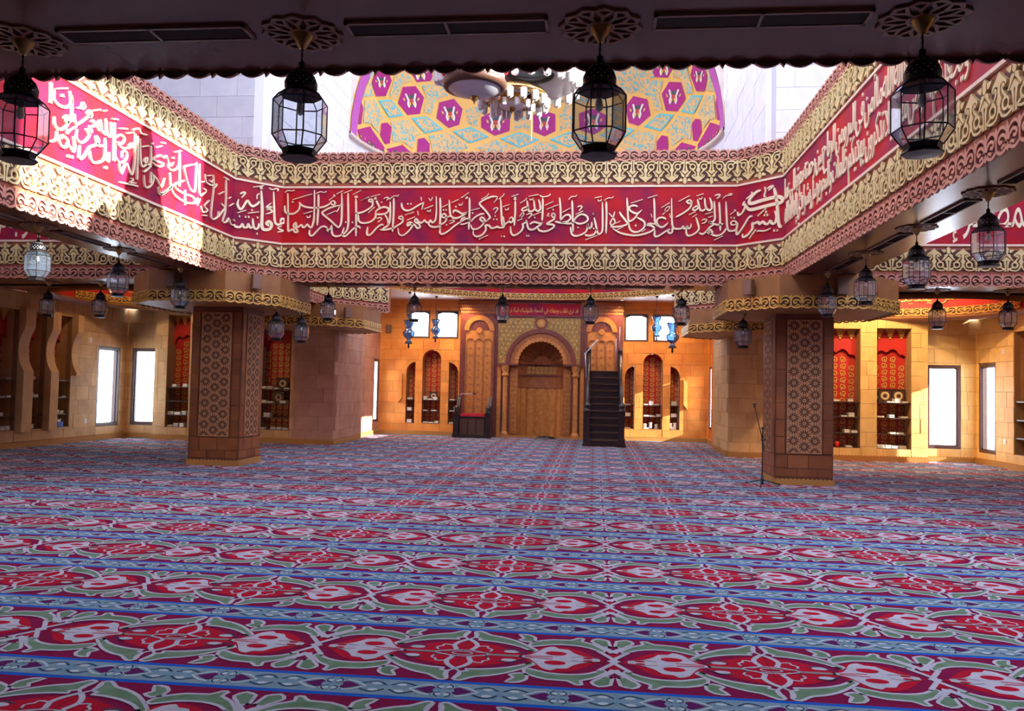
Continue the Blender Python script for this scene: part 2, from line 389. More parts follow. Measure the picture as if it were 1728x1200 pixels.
# ---------------------------------------------------------------- walls built of blocks
UNIT = MB().box(0, 1, 0, 1, 0, 1)
_unit = {}
def unit(m):
    if m not in _unit: _unit[m] = UNIT.mesh('stone_block', m)
    return _unit[m]
NWIN = [0]
def wall(name, p0, p1, z0, z1, stone, t=.5, holes=(), bw=.52, bh=.355, blocks=True, seed=1, zb=None, ext=(0, 0)):
    """wall from p0 to p1 (left to right as seen); holes = (x0, x1, z0, z1) in its own frame"""
    d = Vector((p1[0] - p0[0], p1[1] - p0[1])); L = d.length; rz = math.atan2(d.y, d.x)
    xs = sorted({0, L, *[v for h in holes for v in h[:2]]}); zs = sorted({z0, z1, *[v for h in holes for v in h[2:4]]})
    b = MB(); f0 = .025 if blocks else 0
    for i in range(len(xs) - 1):
        k = 0
        while k < len(zs) - 1:
            inside = lambda kk: any(h[0] < (xs[i] + xs[i + 1]) / 2 < h[1] and h[2] < (zs[kk] + zs[kk + 1]) / 2 < h[3] for h in holes)
            if inside(k): k += 1; continue
            j = k
            while j + 1 < len(zs) - 1 and not inside(j + 1): j += 1
            b.box(xs[i] - (ext[0] if i == 0 else 0), xs[i + 1] + (ext[1] if i == len(xs) - 2 else 0), f0, t, zs[k], zs[j + 1]); k = j + 1
    w = b.build(name, stone + '_back' if blocks else stone, None, (p0[0], p0[1], 0), rz)
    tag(w, kind='structure')
    if blocks:
        R = random.Random(seed); zz = zb if zb is not None else z0; row = 0; me = unit(stone); g = .007
        while zz < z1 - .02:
            h = min(bh, z1 - zz); x = -bw * (.5 if row % 2 else 0) - R.random() * .12
            while x < L:
                wd = bw * R.uniform(.85, 1.2); a, c = max(x, 0), min(x + wd, L); x += wd
                if c - a < .03: continue
                rects = [(a, c, zz, zz + h)]
                for hh in holes:
                    nr = []
                    for (a0, a1, b0, b1) in rects:
                        if hh[1] <= a0 or hh[0] >= a1 or hh[3] <= b0 or hh[2] >= b1: nr.append((a0, a1, b0, b1)); continue
                        if hh[0] > a0: nr.append((a0, hh[0], b0, b1))
                        if hh[1] < a1: nr.append((hh[1], a1, b0, b1))
                        m0, m1 = max(a0, hh[0]), min(a1, hh[1])
                        if hh[2] > b0: nr.append((m0, m1, b0, hh[2]))
                        if hh[3] < b1: nr.append((m0, m1, hh[3], b1))
                    rects = nr
                for (a0, a1, b0, b1) in rects:
                    if a1 - a0 < .025 or b1 - b0 < .025: continue
                    link('stone_block', me, w, (a0 + g / 2, R.uniform(-.004, .004), b0 + g / 2), 0, (a1 - a0 - g, .024, b1 - b0 - g))
            zz += bh; row += 1
    return w
def arch_fill(w, x0, x1, zs, zt, stone, t=.5, half=None):
    """spandrels that turn the rectangular top of a hole into an arch; half = -1/1 for quarter arches"""
    b = MB(); cx = (x0 + x1) / 2; n = 10
    if half is None:
        r = (x1 - x0) / 2
        for s in (-1, 1):
            pts = [(cx + s * r * math.cos(pi / 2 * i / n), zs + (zt - zs) * math.sin(pi / 2 * i / n)) for i in range(n + 1)] + [(cx + s * r, zt)]
            b.prism(pts, 0.0, t, 0)
    else:
        r = x1 - x0; c = x1 if half < 0 else x0
        pts = [(c + half * r * math.cos(pi / 2 * i / n), zs + (zt - zs) * math.sin(pi / 2 * i / n)) for i in range(n + 1)] + [(c + half * r, zt)]
        b.prism(pts, 0.0, t, 0)
    b.build('arch_stone', stone, w)
def window(w, x0, x1, z0, z1, depth=.14, bar=.07, arch=0.0, fd=.10):
    """a framed pane set in a hole of wall w"""
    NWIN[0] += 1
    e = empty('window_%d' % NWIN[0]); tag(e, kind='structure')
    e.location = w.location; e.rotation_euler = w.rotation_euler
    d = depth
    def piece(x0_, x1_, z0_, z1_, ya, yb): MB().box(x0_, x1_, ya, yb, z0_, z1_).build('frame_bar', 'frame', e)
    piece(x0, x0 + bar, z0, z1, d - fd, d + .04); piece(x1 - bar, x1, z0, z1, d - fd, d + .04)
    piece(x0 + bar, x1 - bar, z0, z0 + bar, d - fd, d + .04); piece(x0 + bar, x1 - bar, z1 - bar, z1, d - fd, d + .04)
    i = bar + .022
    for a in ((x0 + bar, x0 + i, z0 + bar, z1 - bar), (x1 - i, x1 - bar, z0 + bar, z1 - bar), (x0 + i, x1 - i, z0 + bar, z0 + i), (x0 + i, x1 - i, z1 - i, z1 - bar)):
        MB().box(a[0], a[1], d - fd * .6, d + .02, a[2], a[3]).build('sash_bar', 'frame', e)
    if arch:
        b = MB(); n = 10
        pts = [(x0 + bar, z1 - bar)] + [(x0 + bar + (x1 - x0 - 2 * bar) * k / n, z1 - bar - arch * (2 * k / n - 1) ** 2) for k in range(n + 1)] + [(x1 - bar, z1 - bar)]
        b.prism(pts, d - fd * .6, d + .02); b.build('arch_head', 'frame', e)
    MB().box(x0 + bar * .6, x1 - bar * .6, d - .01, d - .006, z0 + bar * .6, z1 - bar * .6).build('pane', 'wglass', e)
    # daylight portal: guides the sky's light through the pane
    ld = bpy.data.lights.new('window_portal', 'AREA'); ld.shape = 'RECTANGLE'; ld.size = x1 - x0; ld.size_y = z1 - z0
    ld.cycles.is_portal = True
    lo = link('window_portal', ld, e, ((x0 + x1) / 2, d + .12, (z0 + z1) / 2)); lo.rotation_euler = (-pi / 2, 0, 0)
    return e
QY = 26.4; QX = 5.42; WY = 20.95; WX = 11.3
# --- qibla wall
qx = lambda x: x + QX
q_holes = [(qx(-4.48), qx(-3.75), 3.22, 4.15), (qx(-3.56), qx(-2.78), 3.22, 4.15), (qx(2.70), qx(3.48), 3.22, 4.12), (qx(3.64), qx(4.38), 3.22, 4.12)]
q_niche = []
for s in (-1, 1):
    for (a, c, zt, kind) in ((4.21, 4.51, 2.42, 'q-'), (3.34, 3.96, 2.83, 'm'), (2.75, 3.07, 2.42, 'q+')):
        x0, x1 = (-c, -a) if s < 0 else (a, c); q_niche.append((qx(x0), qx(x1), .38, zt, kind, s))
wq = wall('wall_qibla', (-QX, QY), (QX, QY), 0, 4.55, 'stone_q', .5, q_holes + [h[:4] for h in q_niche] + [(qx(-1.0), qx(1.0), 0, 3.4)], bw=.53, bh=.355, seed=2, ext=(.03, .03))
for h in q_holes: window(wq, *h, depth=.10, bar=.045, arch=.09)
for h in q_niche:
    if h[4] == 'm': arch_fill(wq, h[0], h[1], h[3] - .31, h[3], 'stone_q', .45)
    else:
        left_q = (h[4] == 'q-') == (h[5] < 0)
        arch_fill(wq, h[0], h[1], h[3] - .36, h[3], 'stone_q', .45, half=-1 if left_q else 1)
# --- side walls of the qibla bay
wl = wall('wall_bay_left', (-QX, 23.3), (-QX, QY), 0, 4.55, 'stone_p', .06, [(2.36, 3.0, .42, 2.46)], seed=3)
window(wl, 2.36, 3.0, .42, 2.46, .012, .05, fd=.02)
wr = wall('wall_bay_right', (QX, QY), (QX, 23.3), 0, 4.55, 'stone_q', .06, [(.1, .74, .45, 2.43)], seed=4)
window(wr, .1, .74, .45, 2.43, .012, .05, fd=.02)
# --- piers
for s, nm in ((-1, 'left'), (1, 'right')):
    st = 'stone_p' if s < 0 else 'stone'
    a, c = sorted((s * 5.15, s * 6.28))
    wall('wall_pier_%s_front' % nm, (a, WY - .12), (c, WY - .12), 0, 3.6, st, .3, seed=5, bw=.55, bh=.37)
    if s < 0: wall('wall_pier_left_side', (-5.15, WY - .08), (-5.15, 23.3), 0, 3.6, st, .3, seed=6, bw=.6, bh=.37)
    else: wall('wall_pier_right_side', (5.15, 23.3), (5.15, WY - .08), 0, 3.6, st, .3, seed=6, bw=.6, bh=.37)
    wall('wall_pier_%s_back' % nm, (s * 5.15, 23.28), (s * 5.45, 23.28), 0, 4.55, st, .2, blocks=False) if s > 0 else wall('wall_pier_left_back', (-5.45, 23.28), (-5.15, 23.28), 0, 4.55, st, .2, blocks=False)
# --- wing walls
LN = [(-9.92, -9.28, .34, 3.42), (-7.29, -6.40, .34, 3.40)]
wwl = wall('wall_wing_left_back', (-10.28, WY), (-6.28, WY), 0, 3.6, 'stone', .5, [(a + 10.28, c + 10.28, z0, z1) for a, c, z0, z1 in LN], seed=7)
wlw = wall('wall_wing_left_recess', (-WX, 21.3), (-10.28, 21.3), 0, 3.6, 'stone', .2, [(.16, .95, .36, 2.5)], seed=8, ext=(.06, .3))
window(wlw, .16, .95, .36, 2.5, depth=.11)
wall('wall_wing_left_return', (-10.28, 21.3), (-10.28, WY), 0, 3.6, 'stone', .1, blocks=False)
RN = [(7.55, 8.37, .31, 3.29), (8.77, 9.59, .31, 3.31)]
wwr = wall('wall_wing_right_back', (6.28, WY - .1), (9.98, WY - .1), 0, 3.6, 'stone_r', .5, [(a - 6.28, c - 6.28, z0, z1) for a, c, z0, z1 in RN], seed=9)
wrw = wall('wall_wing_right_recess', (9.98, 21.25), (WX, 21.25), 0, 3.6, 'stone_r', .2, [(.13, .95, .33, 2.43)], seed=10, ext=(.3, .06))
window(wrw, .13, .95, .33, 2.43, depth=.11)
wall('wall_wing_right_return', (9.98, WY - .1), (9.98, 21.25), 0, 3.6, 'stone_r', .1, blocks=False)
# long side walls
Y0 = -4.0
SN = [(16.15, 17.03), (17.36, 17.96), (18.25, 18.90)]
hl = [(19.98 - Y0, 20.98 - Y0, .35, 2.48)] + [(a - Y0, c - Y0, .4, 3.15) for a, c in SN]
wsl = wall('wall_left', (-WX, Y0), (-WX, 21.3), 0, 3.6, 'stone', .2, hl, seed=11)
window(wsl, *hl[0], depth=.11)
TOT = 21.25 - Y0
hr = [(21.25 - 21.12, 21.25 - 20.28, .28, 2.46)] + [(21.25 - 19.45, 21.25 - 18.6, .35, 3.15)]
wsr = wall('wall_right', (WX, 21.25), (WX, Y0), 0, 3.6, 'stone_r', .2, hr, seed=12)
window(wsr, *hr[0], depth=.11)
wall('wall_behind', (WX, Y0), (-WX, Y0), 0, 3.6, 'stone', .4, blocks=False)
# --- bulging reveals of the wavy niches on the left wall and the folded shutters beside the qibla niches
for (a, c) in ((15.85, 16.15), (17.03, 17.36), (17.96, 18.25), (18.90, 19.12)):
    b = MB(); lo = 1.68 if a > 18.5 else .36
    prof = [(-.15, lo), (-.15, 1.74)] + smooth([(-.15, 1.76), (-.09, 1.85), (-.03, 2.0), (0.0, 2.2), (-.01, 2.4), (-.06, 2.58), (-.12, 2.7), (-.15, 2.78)], 3) + [(-.15, 3.2), (.02, 3.2), (.02, lo)]
    n = len(prof); v = [(a - Y0, y, z) for y, z in prof] + [(c - Y0, y, z) for y, z in prof]
    b.add(v, [tuple(range(n)), tuple(range(2 * n - 1, n - 1, -1))] + [((i + 1) % n, i, i + n, (i + 1) % n + n) for i in range(n)]); b.build('wave_pilaster', 'stone', wsl)
for s in (-1, 1):
    x = s * 4.62 + QX; pts = [(x - s * .0, 2.02), (x + s * .12, 1.92), (x + s * .12, 1.05), (x, 1.2)]
    MB().prism(pts, -.16, .01).build('wedge_stone', 'stone_q', wq)
# --- skirting with gilded scalloped top
def skirt(name, p0, p1, h=.14, m='gilt_base'):
    d = Vector((p1[0] - p0[0], p1[1] - p0[1])); L = d.length; n = max(2, int(L / .075)); b = MB()
    pts = [(0, 0)] + [(L * i / (2 * n), h * (.80 if i % 2 else 1.0)) for i in range(2 * n + 1)] + [(L, 0)]
    b.prism(pts[::-1], -.03, .03, 0); b.box(0, L, -.038, .0, .0, .03, 0)
    o = b.build(name, m, None, (p0[0], p0[1], 0), math.atan2(d.y, d.x)); tag(o, kind='structure')
skirt('baseboard_qibla_left', (-QX, QY - .02), (-2.7, QY - .02)); skirt('baseboard_qibla_right', (2.65, QY - .02), (QX, QY - .02))
skirt('baseboard_bay_left', (-QX + .02, 23.3), (-QX + .02, QY)); skirt('baseboard_bay_right', (QX - .02, QY), (QX - .02, 23.3))
skirt('baseboard_pier_left', (-6.28, WY - .14), (-5.13, WY - .14)); skirt('baseboard_pier_left_side', (-5.13, WY - .14), (-5.13, 23.3))
skirt('baseboard_pier_right', (5.13, WY - .14), (6.28, WY - .14)); skirt('baseboard_pier_right_side', (5.13, 23.3), (5.13, WY - .14))
skirt('baseboard_wing_left', (-10.28, WY - .02), (-6.28, WY - .02)); skirt('baseboard_recess_left', (-WX, 21.28), (-10.28, 21.28))
skirt('baseboard_wing_right', (6.28, WY - .12), (9.98, WY - .12)); skirt('baseboard_recess_right', (9.98, 21.23), (WX, 21.23))
skirt('baseboard_left', (-WX + .02, 4), (-WX + .02, 21.3)); skirt('baseboard_right', (WX - .02, 21.25), (WX - .02, 4))

# ---------------------------------------------------------------- upper hall, ceilings, half dome
VC = 9.87; ZB = 3.59; ZT = 6.08
TOPZ = 12.5
UPW = [(15.0 - y_ - w_, 15.0 - y_, 7.2, 11.6) for y_, w_ in ((5.0, 4.4),)]     # unseen opening added in the side arm to let sun in
for s, nm in ((-1, 'left'), (1, 'right')):
    if s < 0:
        wall('wall_upper_left_back', (-WX, 15.0), (-5.0, 15.0), 6.05, TOPZ, 'stone_w', .4, bw=.78, bh=.42, seed=13, zb=6.0)
        wall('wall_upper_left_bay', (-5.0, 15.9), (-5.0, 21.0), 6.02, TOPZ, 'stone_w', .3, bw=.78, bh=.42, seed=14, zb=6.0)
        wall('wall_upper_left_near', (-5.0, 4.84), (-WX, 4.84), 3.62, TOPZ, 'stone_w', .4, blocks=False)
        wall('wall_upper_left_end', (-WX, Y0), (-WX, 15.0), 3.6, TOPZ, 'stone_w', .4, blocks=False)
    else:
        wall('wall_upper_right_back', (5.0, 15.0), (WX, 15.0), 6.05, TOPZ, 'stone_w', .4, bw=.78, bh=.42, seed=15, zb=6.0)
        wall('wall_upper_right_bay', (5.0, 21.0), (5.0, 15.9), 6.02, TOPZ, 'stone_w', .3, [(.5, 2.2, 9.0, 12.0), (2.8, 4.6, 9.0, 12.0)], bw=.78, bh=.42, seed=16, zb=6.0)  # unseen openings added to throw sun on the opposite bay wall
        wall('wall_upper_right_near', (WX, 4.84), (5.0, 4.84), 3.62, TOPZ, 'stone_w', .4, blocks=False)
        wall('wall_upper_right_end', (WX, 15.0), (WX, Y0), 3.6, TOPZ, 'stone_w', .4, UPW, blocks=False)
wall('wall_upper_front', (5.0, 3.84), (-5.0, 3.84), 3.62, TOPZ, 'stone_w', .4, [(1.0, 4.2, 7.4, 11.6)], blocks=False)  # unseen wall closing the near arm, opening added for daylight
b = MB(); OP = 2.0                    # roof with unseen openings added to bring daylight down
b.box(-WX, -OP, Y0, 26.5, TOPZ, TOPZ + .3); b.box(OP, WX, Y0, 26.5, TOPZ, TOPZ + .3); b.box(-OP, OP, Y0, VC - OP, TOPZ, TOPZ + .3); b.box(-OP, OP, VC + OP, 16.4, TOPZ, TOPZ + .3); b.box(-OP, OP, 20.0, 26.5, TOPZ, TOPZ + .3)
b.box(-OP, OP, VC - .1, VC + .1, TOPZ, TOPZ + .3); b.box(-.1, .1, VC - OP, VC + OP, TOPZ, TOPZ + .3)
tag(b.build('ceiling_upper', 'stone_w'), kind='structure')
def portal(loc, sx, sy, rot):  # guides sky light through the added openings
    ld = bpy.data.lights.new('opening_portal', 'AREA'); ld.shape = 'RECTANGLE'; ld.size = sx; ld.size_y = sy; ld.cycles.is_portal = True
    o = link('opening_portal', ld, None, loc); o.rotation_euler = rot
for y_, w_ in ((5.0, 4.4),): portal((WX + .45, y_ + w_ / 2, 9.4), w_, 4.4, (pi / 2, 0, pi / 2))
portal((0, VC, TOPZ + .35), 2 * OP, 2 * OP, (0, 0, 0)); portal((0, 18.2, TOPZ + .35), 2 * OP, 3.6, (0, 0, 0))
for x_ in (2.4,): portal((x_, 3.84 - .45, 9.5), 3.2, 4.2, (-pi / 2, 0, pi))
for y_ in (19.65, 17.3): portal((5.35, y_, 10.5), 1.8, 3.0, (pi / 2, 0, pi / 2))
# unseen slab added behind the near beam to keep the foreground dark
tag(MB().box(-WX, WX, Y0, 3.85, ZB + .02, ZB + .3).build('near_shade_slab', 'soffit'), kind='structure')
# wing ceilings with a round recess
for s, nm in ((-1, 'left'), (1, 'right')):
    cx, cy, R = s * 8.55, 18.42, 2.42
    a, c = sorted((s * 5.98, s * WX)); n = 48
    b = MB()
    ring = [(cx + R * math.cos(2 * pi * i / n), cy + R * math.sin(2 * pi * i / n)) for i in range(n)]
    def edge(p):
        dx, dy = p[0] - cx, p[1] - cy; k = min(((c - cx) if dx > 0 else (a - cx)) / dx if abs(dx) > 1e-6 else 1e9, ((21.4 - cy) if dy > 0 else (15.85 - cy)) / dy if abs(dy) > 1e-6 else 1e9)
        return (cx + dx * k, cy + dy * k)
    v = [(p[0], p[1], ZB) for p in ring] + [(*edge(p), ZB) for p in ring]
    b.add(v, [(i, n + i, n + (i + 1) % n, (i + 1) % n) for i in range(n)])
    cl = b.build('ceiling_wing_%s' % nm, 'plaster'); tag(cl, kind='structure')
    b = MB(); b.lathe([(R, ZB), (R, 4.75)], 48, 0, (cx, cy)); b.lathe([(R, 4.75), (.01, 4.9)], 48, 0, (cx, cy))
    b.build('red_drum', 'red2', cl)
    MB().lathe([(R + .12, ZB - .11), (R - .01, ZB - .05), (R - .02, ZB + .01), (R + .14, ZB + .01), (R + .12, ZB - .11)], 48, 0, (cx, cy)).build('cove', 'plaster', cl)
# half dome over the qibla bay
DC = Vector((0, 21.0, 8.5)); DR = 5.05
b = MB(); n, m = 32, 14
v = []
for i in range(m + 1):
    el = pi / 2 * i / m
    for j in range(n + 1):
        az = pi * j / n; v.append((DC.x + DR * math.cos(el) * math.cos(az), DC.y + DR * math.cos(el) * math.sin(az), DC.z + DR * math.sin(el)))
b.add(v, [(i * (n + 1) + j, (i + 1) * (n + 1) + j, (i + 1) * (n + 1) + j + 1, i * (n + 1) + j + 1) for i in range(m) for j in range(n)], 0, True)
dome = b.build('ceiling_half_dome', 'd_gold'); tag(dome, kind='structure')
MB().lathe([(DR, 4.52), (DR, 8.5)], 40, 0, (0, 21.0), a0=0, a1=pi).build('apse_wall', 'stone_w', dome)
MB().lathe([(DR + .02, 8.38), (DR - .10, 8.40), (DR - .10, 8.5), (DR, 8.52)], 40, 0, (0, 21.0), a0=0, a1=pi).build('cornice', 'trimstone', dome)
# arch face round the half dome
b = MB(); pts = [(-5.0, 8.3)] + [(-5.0, TOPZ), (5.0, TOPZ), (5.0, 8.3)] 
arc = [(4.98 * math.cos(pi * i / 32), 8.5 + 4.98 * math.sin(pi * i / 32)) for i in range(33)]
arc = [(x, min(z, TOPZ - .02)) for x, z in arc]
for i in range(32): b.add([(arc[i][0], 20.96, arc[i][1]), (arc[i + 1][0], 20.96, arc[i + 1][1]), (arc[i + 1][0], 20.96, TOPZ), (arc[i][0], 20.96, TOPZ)], [(0, 1, 2, 3)])
b.build('arch_face', 'trimstone', dome)
# flat ceiling corners of the qibla bay and its ring
b = MB(); n = 40
for i in range(n):
    p = []
    for k in (i, i + 1):
        a_ = pi * k / n; dx, dy = math.cos(a_), math.sin(a_); kk = min((QX + .1) / abs(dx) if abs(dx) > 1e-6 else 1e9, (QY + .1 - 21.0) / dy if dy > 1e-6 else 1e9)
        p.append(((DR - .02) * dx, 21 + (DR - .02) * dy, 4.52)); p.append((dx * kk, 21 + dy * kk, 4.52))
    b.add(p, [(0, 1, 3, 2)])
cq = b.build('ceiling_qibla', 'white'); tag(cq, kind='structure')
MB().lathe([(DR - .03, 4.72), (DR - .03, 5.7)], 40, 0, (0, 21.0), a0=0, a1=pi).build('red_drum', 'red', cq)

# ---------------------------------------------------------------- ornament units
def crest_mesh(name, flip=False, mats=('cream', 'relief_shade')):
    """one bay of the cream crest: a fleur with curls, half arches on either side; width .478, height .437"""
    W, H = .478, .437; b = MB(); y0, y1 = -.034, -.006
    def P(pts): return [(x * W, (1 - z if flip else z) * H) for x, z in pts]
    def poly(half):
        b.prism(P(half), y0, y1)
    def both(pts, w=None):
        for s in (1, -1):
            q = [(s * x, z) for x, z in pts]
            if w is None: b.prism(P(q), y0, y1)
            else: b.ribbon(P(smooth(q, 3)), w * H, y0, y1)
    poly(symm([(0, .92), (.09, .82), (.16, .76), (.235, .69), (.25, .63), (.22, .58), (.2, .64), (.15, .685), (.09, .67), (.045, .645), (.04, .58), (.035, .5), (.08, .4), (.09, .385), (.055, .33), (.035, .27), (.06, .18), (.055, .13), (0, .15)]))
    both([(.165, .57), (.155, .625), (.115, .625), (.095, .56), (.13, .49), (.19, .41)], .024)
    both(arcpts(.215, .255, 1, 0, 0, 1) and [(.215 + .098 * math.cos(a), .255 + .108 * math.sin(a)) for a in [pi * .62 + 2 * pi * i / 12 for i in range(12)]], .026)
    both([(.17, .42), (.24, .42), (.26, .36), (.2, .31), (.16, .36)])
    both([(.498, .575), (.345, .425), (.40, .41), (.43, .28), (.45, .14), (.42, 0), (.484, 0), (.484, .33), (.47, .40), (.498, .44)])
    both([(.27, .45), (.31, .43), (.49, .635), (.48, .69), (.42, .69), (.365, .65), (.35, .56)])
    both([(.499, 1.0), (.425, .90), (.45, .82), (.43, .77), (.47, .70), (.499, .70)])
    both([(.235, .87), (.415, .87), (.405, .80), (.37, .735), (.30, .785)])
    both([(.05, .15), (.10, .06), (.25, .025), (.40, .07), (.43, .13)], .026)
    both([(.30, .16), (.37, .11), (.43, .10)], .024)
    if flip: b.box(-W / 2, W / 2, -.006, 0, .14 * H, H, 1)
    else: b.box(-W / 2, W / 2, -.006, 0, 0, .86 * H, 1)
    return b.mesh(name, mats)
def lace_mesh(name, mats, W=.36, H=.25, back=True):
    b = MB(); y0, y1 = -.028, -.005
    def both(pts, w=None):
        for s in (1, -1):
            q = [(s * x * W, z * H) for x, z in pts]
            if w is None: b.prism(q, y0, y1)
            else: b.ribbon(smooth(q, 3), w * H, y0, y1)
    both([(.5, 0), (.5, .32), (.43, .13)]); both([(.5, .36), (.5, 1.0), (.42, .66)])
    both([(.45, .17), (.35, .08), (.2, .04), (.07, .11), (0, .2)], .055)
    both([(.46, .36), (.40, .52), (.25, .62), (.12, .52), (.17, .38), (.27, .42)], .055)
    both([(0, .12), (.04, .22), (.025, .5), (.09, .72), (0, .98)])
    both([(.06, .74), (.18, .86), (.32, .84), (.44, .72)], .05)
    both([(.22, .18), (.33, .26), (.38, .2)], .05)
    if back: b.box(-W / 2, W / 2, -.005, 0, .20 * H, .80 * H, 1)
    return b.mesh(name, mats)
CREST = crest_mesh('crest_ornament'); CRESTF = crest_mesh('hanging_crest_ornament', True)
LACE = lace_mesh('lace_ornament', ('rose', 'relief_shade')); GLACE = lace_mesh('gold_ornament', ('gold', 'relief_shade'), .40, .22)
# ---------------------------------------------------------------- lettering
_F = {}
for ch, code, k in (('ا', 0xFE8D, 2), ('ب', 0xFE8F, 4), ('ة', 0xFE93, 2), ('ت', 0xFE95, 4), ('ث', 0xFE99, 4), ('ج', 0xFE9D, 4), ('ح', 0xFEA1, 4), ('خ', 0xFEA5, 4), ('د', 0xFEA9, 2), ('ذ', 0xFEAB, 2), ('ر', 0xFEAD, 2), ('ز', 0xFEAF, 2), ('س', 0xFEB1, 4), ('ش', 0xFEB5, 4), ('ص', 0xFEB9, 4), ('ض', 0xFEBD, 4), ('ط', 0xFEC1, 4), ('ظ', 0xFEC5, 4), ('ع', 0xFEC9, 4), ('غ', 0xFECD, 4), ('ف', 0xFED1, 4), ('ق', 0xFED5, 4), ('ك', 0xFED9, 4), ('ل', 0xFEDD, 4), ('م', 0xFEE1, 4), ('ن', 0xFEE5, 4), ('ه', 0xFEE9, 4), ('و', 0xFEED, 2), ('ى', 0xFEEF, 2), ('ي', 0xFEF1, 4), ('أ', 0xFE83, 2), ('إ', 0xFE87, 2), ('آ', 0xFE81, 2), ('ء', 0xFE80, 1), ('ئ', 0xFE89, 4)):
    _F[ch] = (code, k)
def shape_word(w):
    out = []; i = 0; prev = False
    while i < len(w):
        ch = w[i]; code, k = _F[ch]; nxt = w[i + 1] if i + 1 < len(w) else None
        if ch == 'ل' and nxt in ('ا', 'أ'):
            out.append(chr((0xFEFB if nxt == 'ا' else 0xFEF7) + (1 if prev else 0))); prev = False; i += 2; continue
        jn = k == 4 and nxt is not None and _F[nxt][1] >= 2
        if k == 1: out.append(chr(code))
        elif k == 2: out.append(chr(code + (1 if prev else 0)))
        else: out.append(chr(code + (3 if prev and jn else 2 if jn else 1 if prev else 0)))
        prev = jn; i += 1
    return ''.join(reversed(out))
def text_mesh(name, words, m, depth=.02, stretch=1.0):
    """right-to-left line of writing; returns mesh in (x,z), width"""
    c = bpy.data.curves.new(name, 'FONT'); c.body = ' '.join(shape_word(w) for w in reversed(words)); c.size = 1; c.resolution_u = 2; c.extrude = depth
    o = bpy.data.objects.new(name, c); COL.objects.link(o)
    me = bpy.data.meshes.new_from_object(o.evaluated_get(bpy.context.evaluated_depsgraph_get()))
    bpy.data.objects.remove(o)
    n = len(me.vertices); co = np.empty(n * 3, np.float32); me.vertices.foreach_get('co', co); co = co.reshape(-1, 3)
    x0 = co[:, 0].min(); new = np.stack([co[:, 0] - x0, -co[:, 2], co[:, 1] * stretch], 1)
    me.vertices.foreach_set('co', new.ravel().astype(np.float32)); me.materials.clear(); me.materials.append(MT[m]); me.update(); me.name = name
    return me, float(new[:, 0].max())
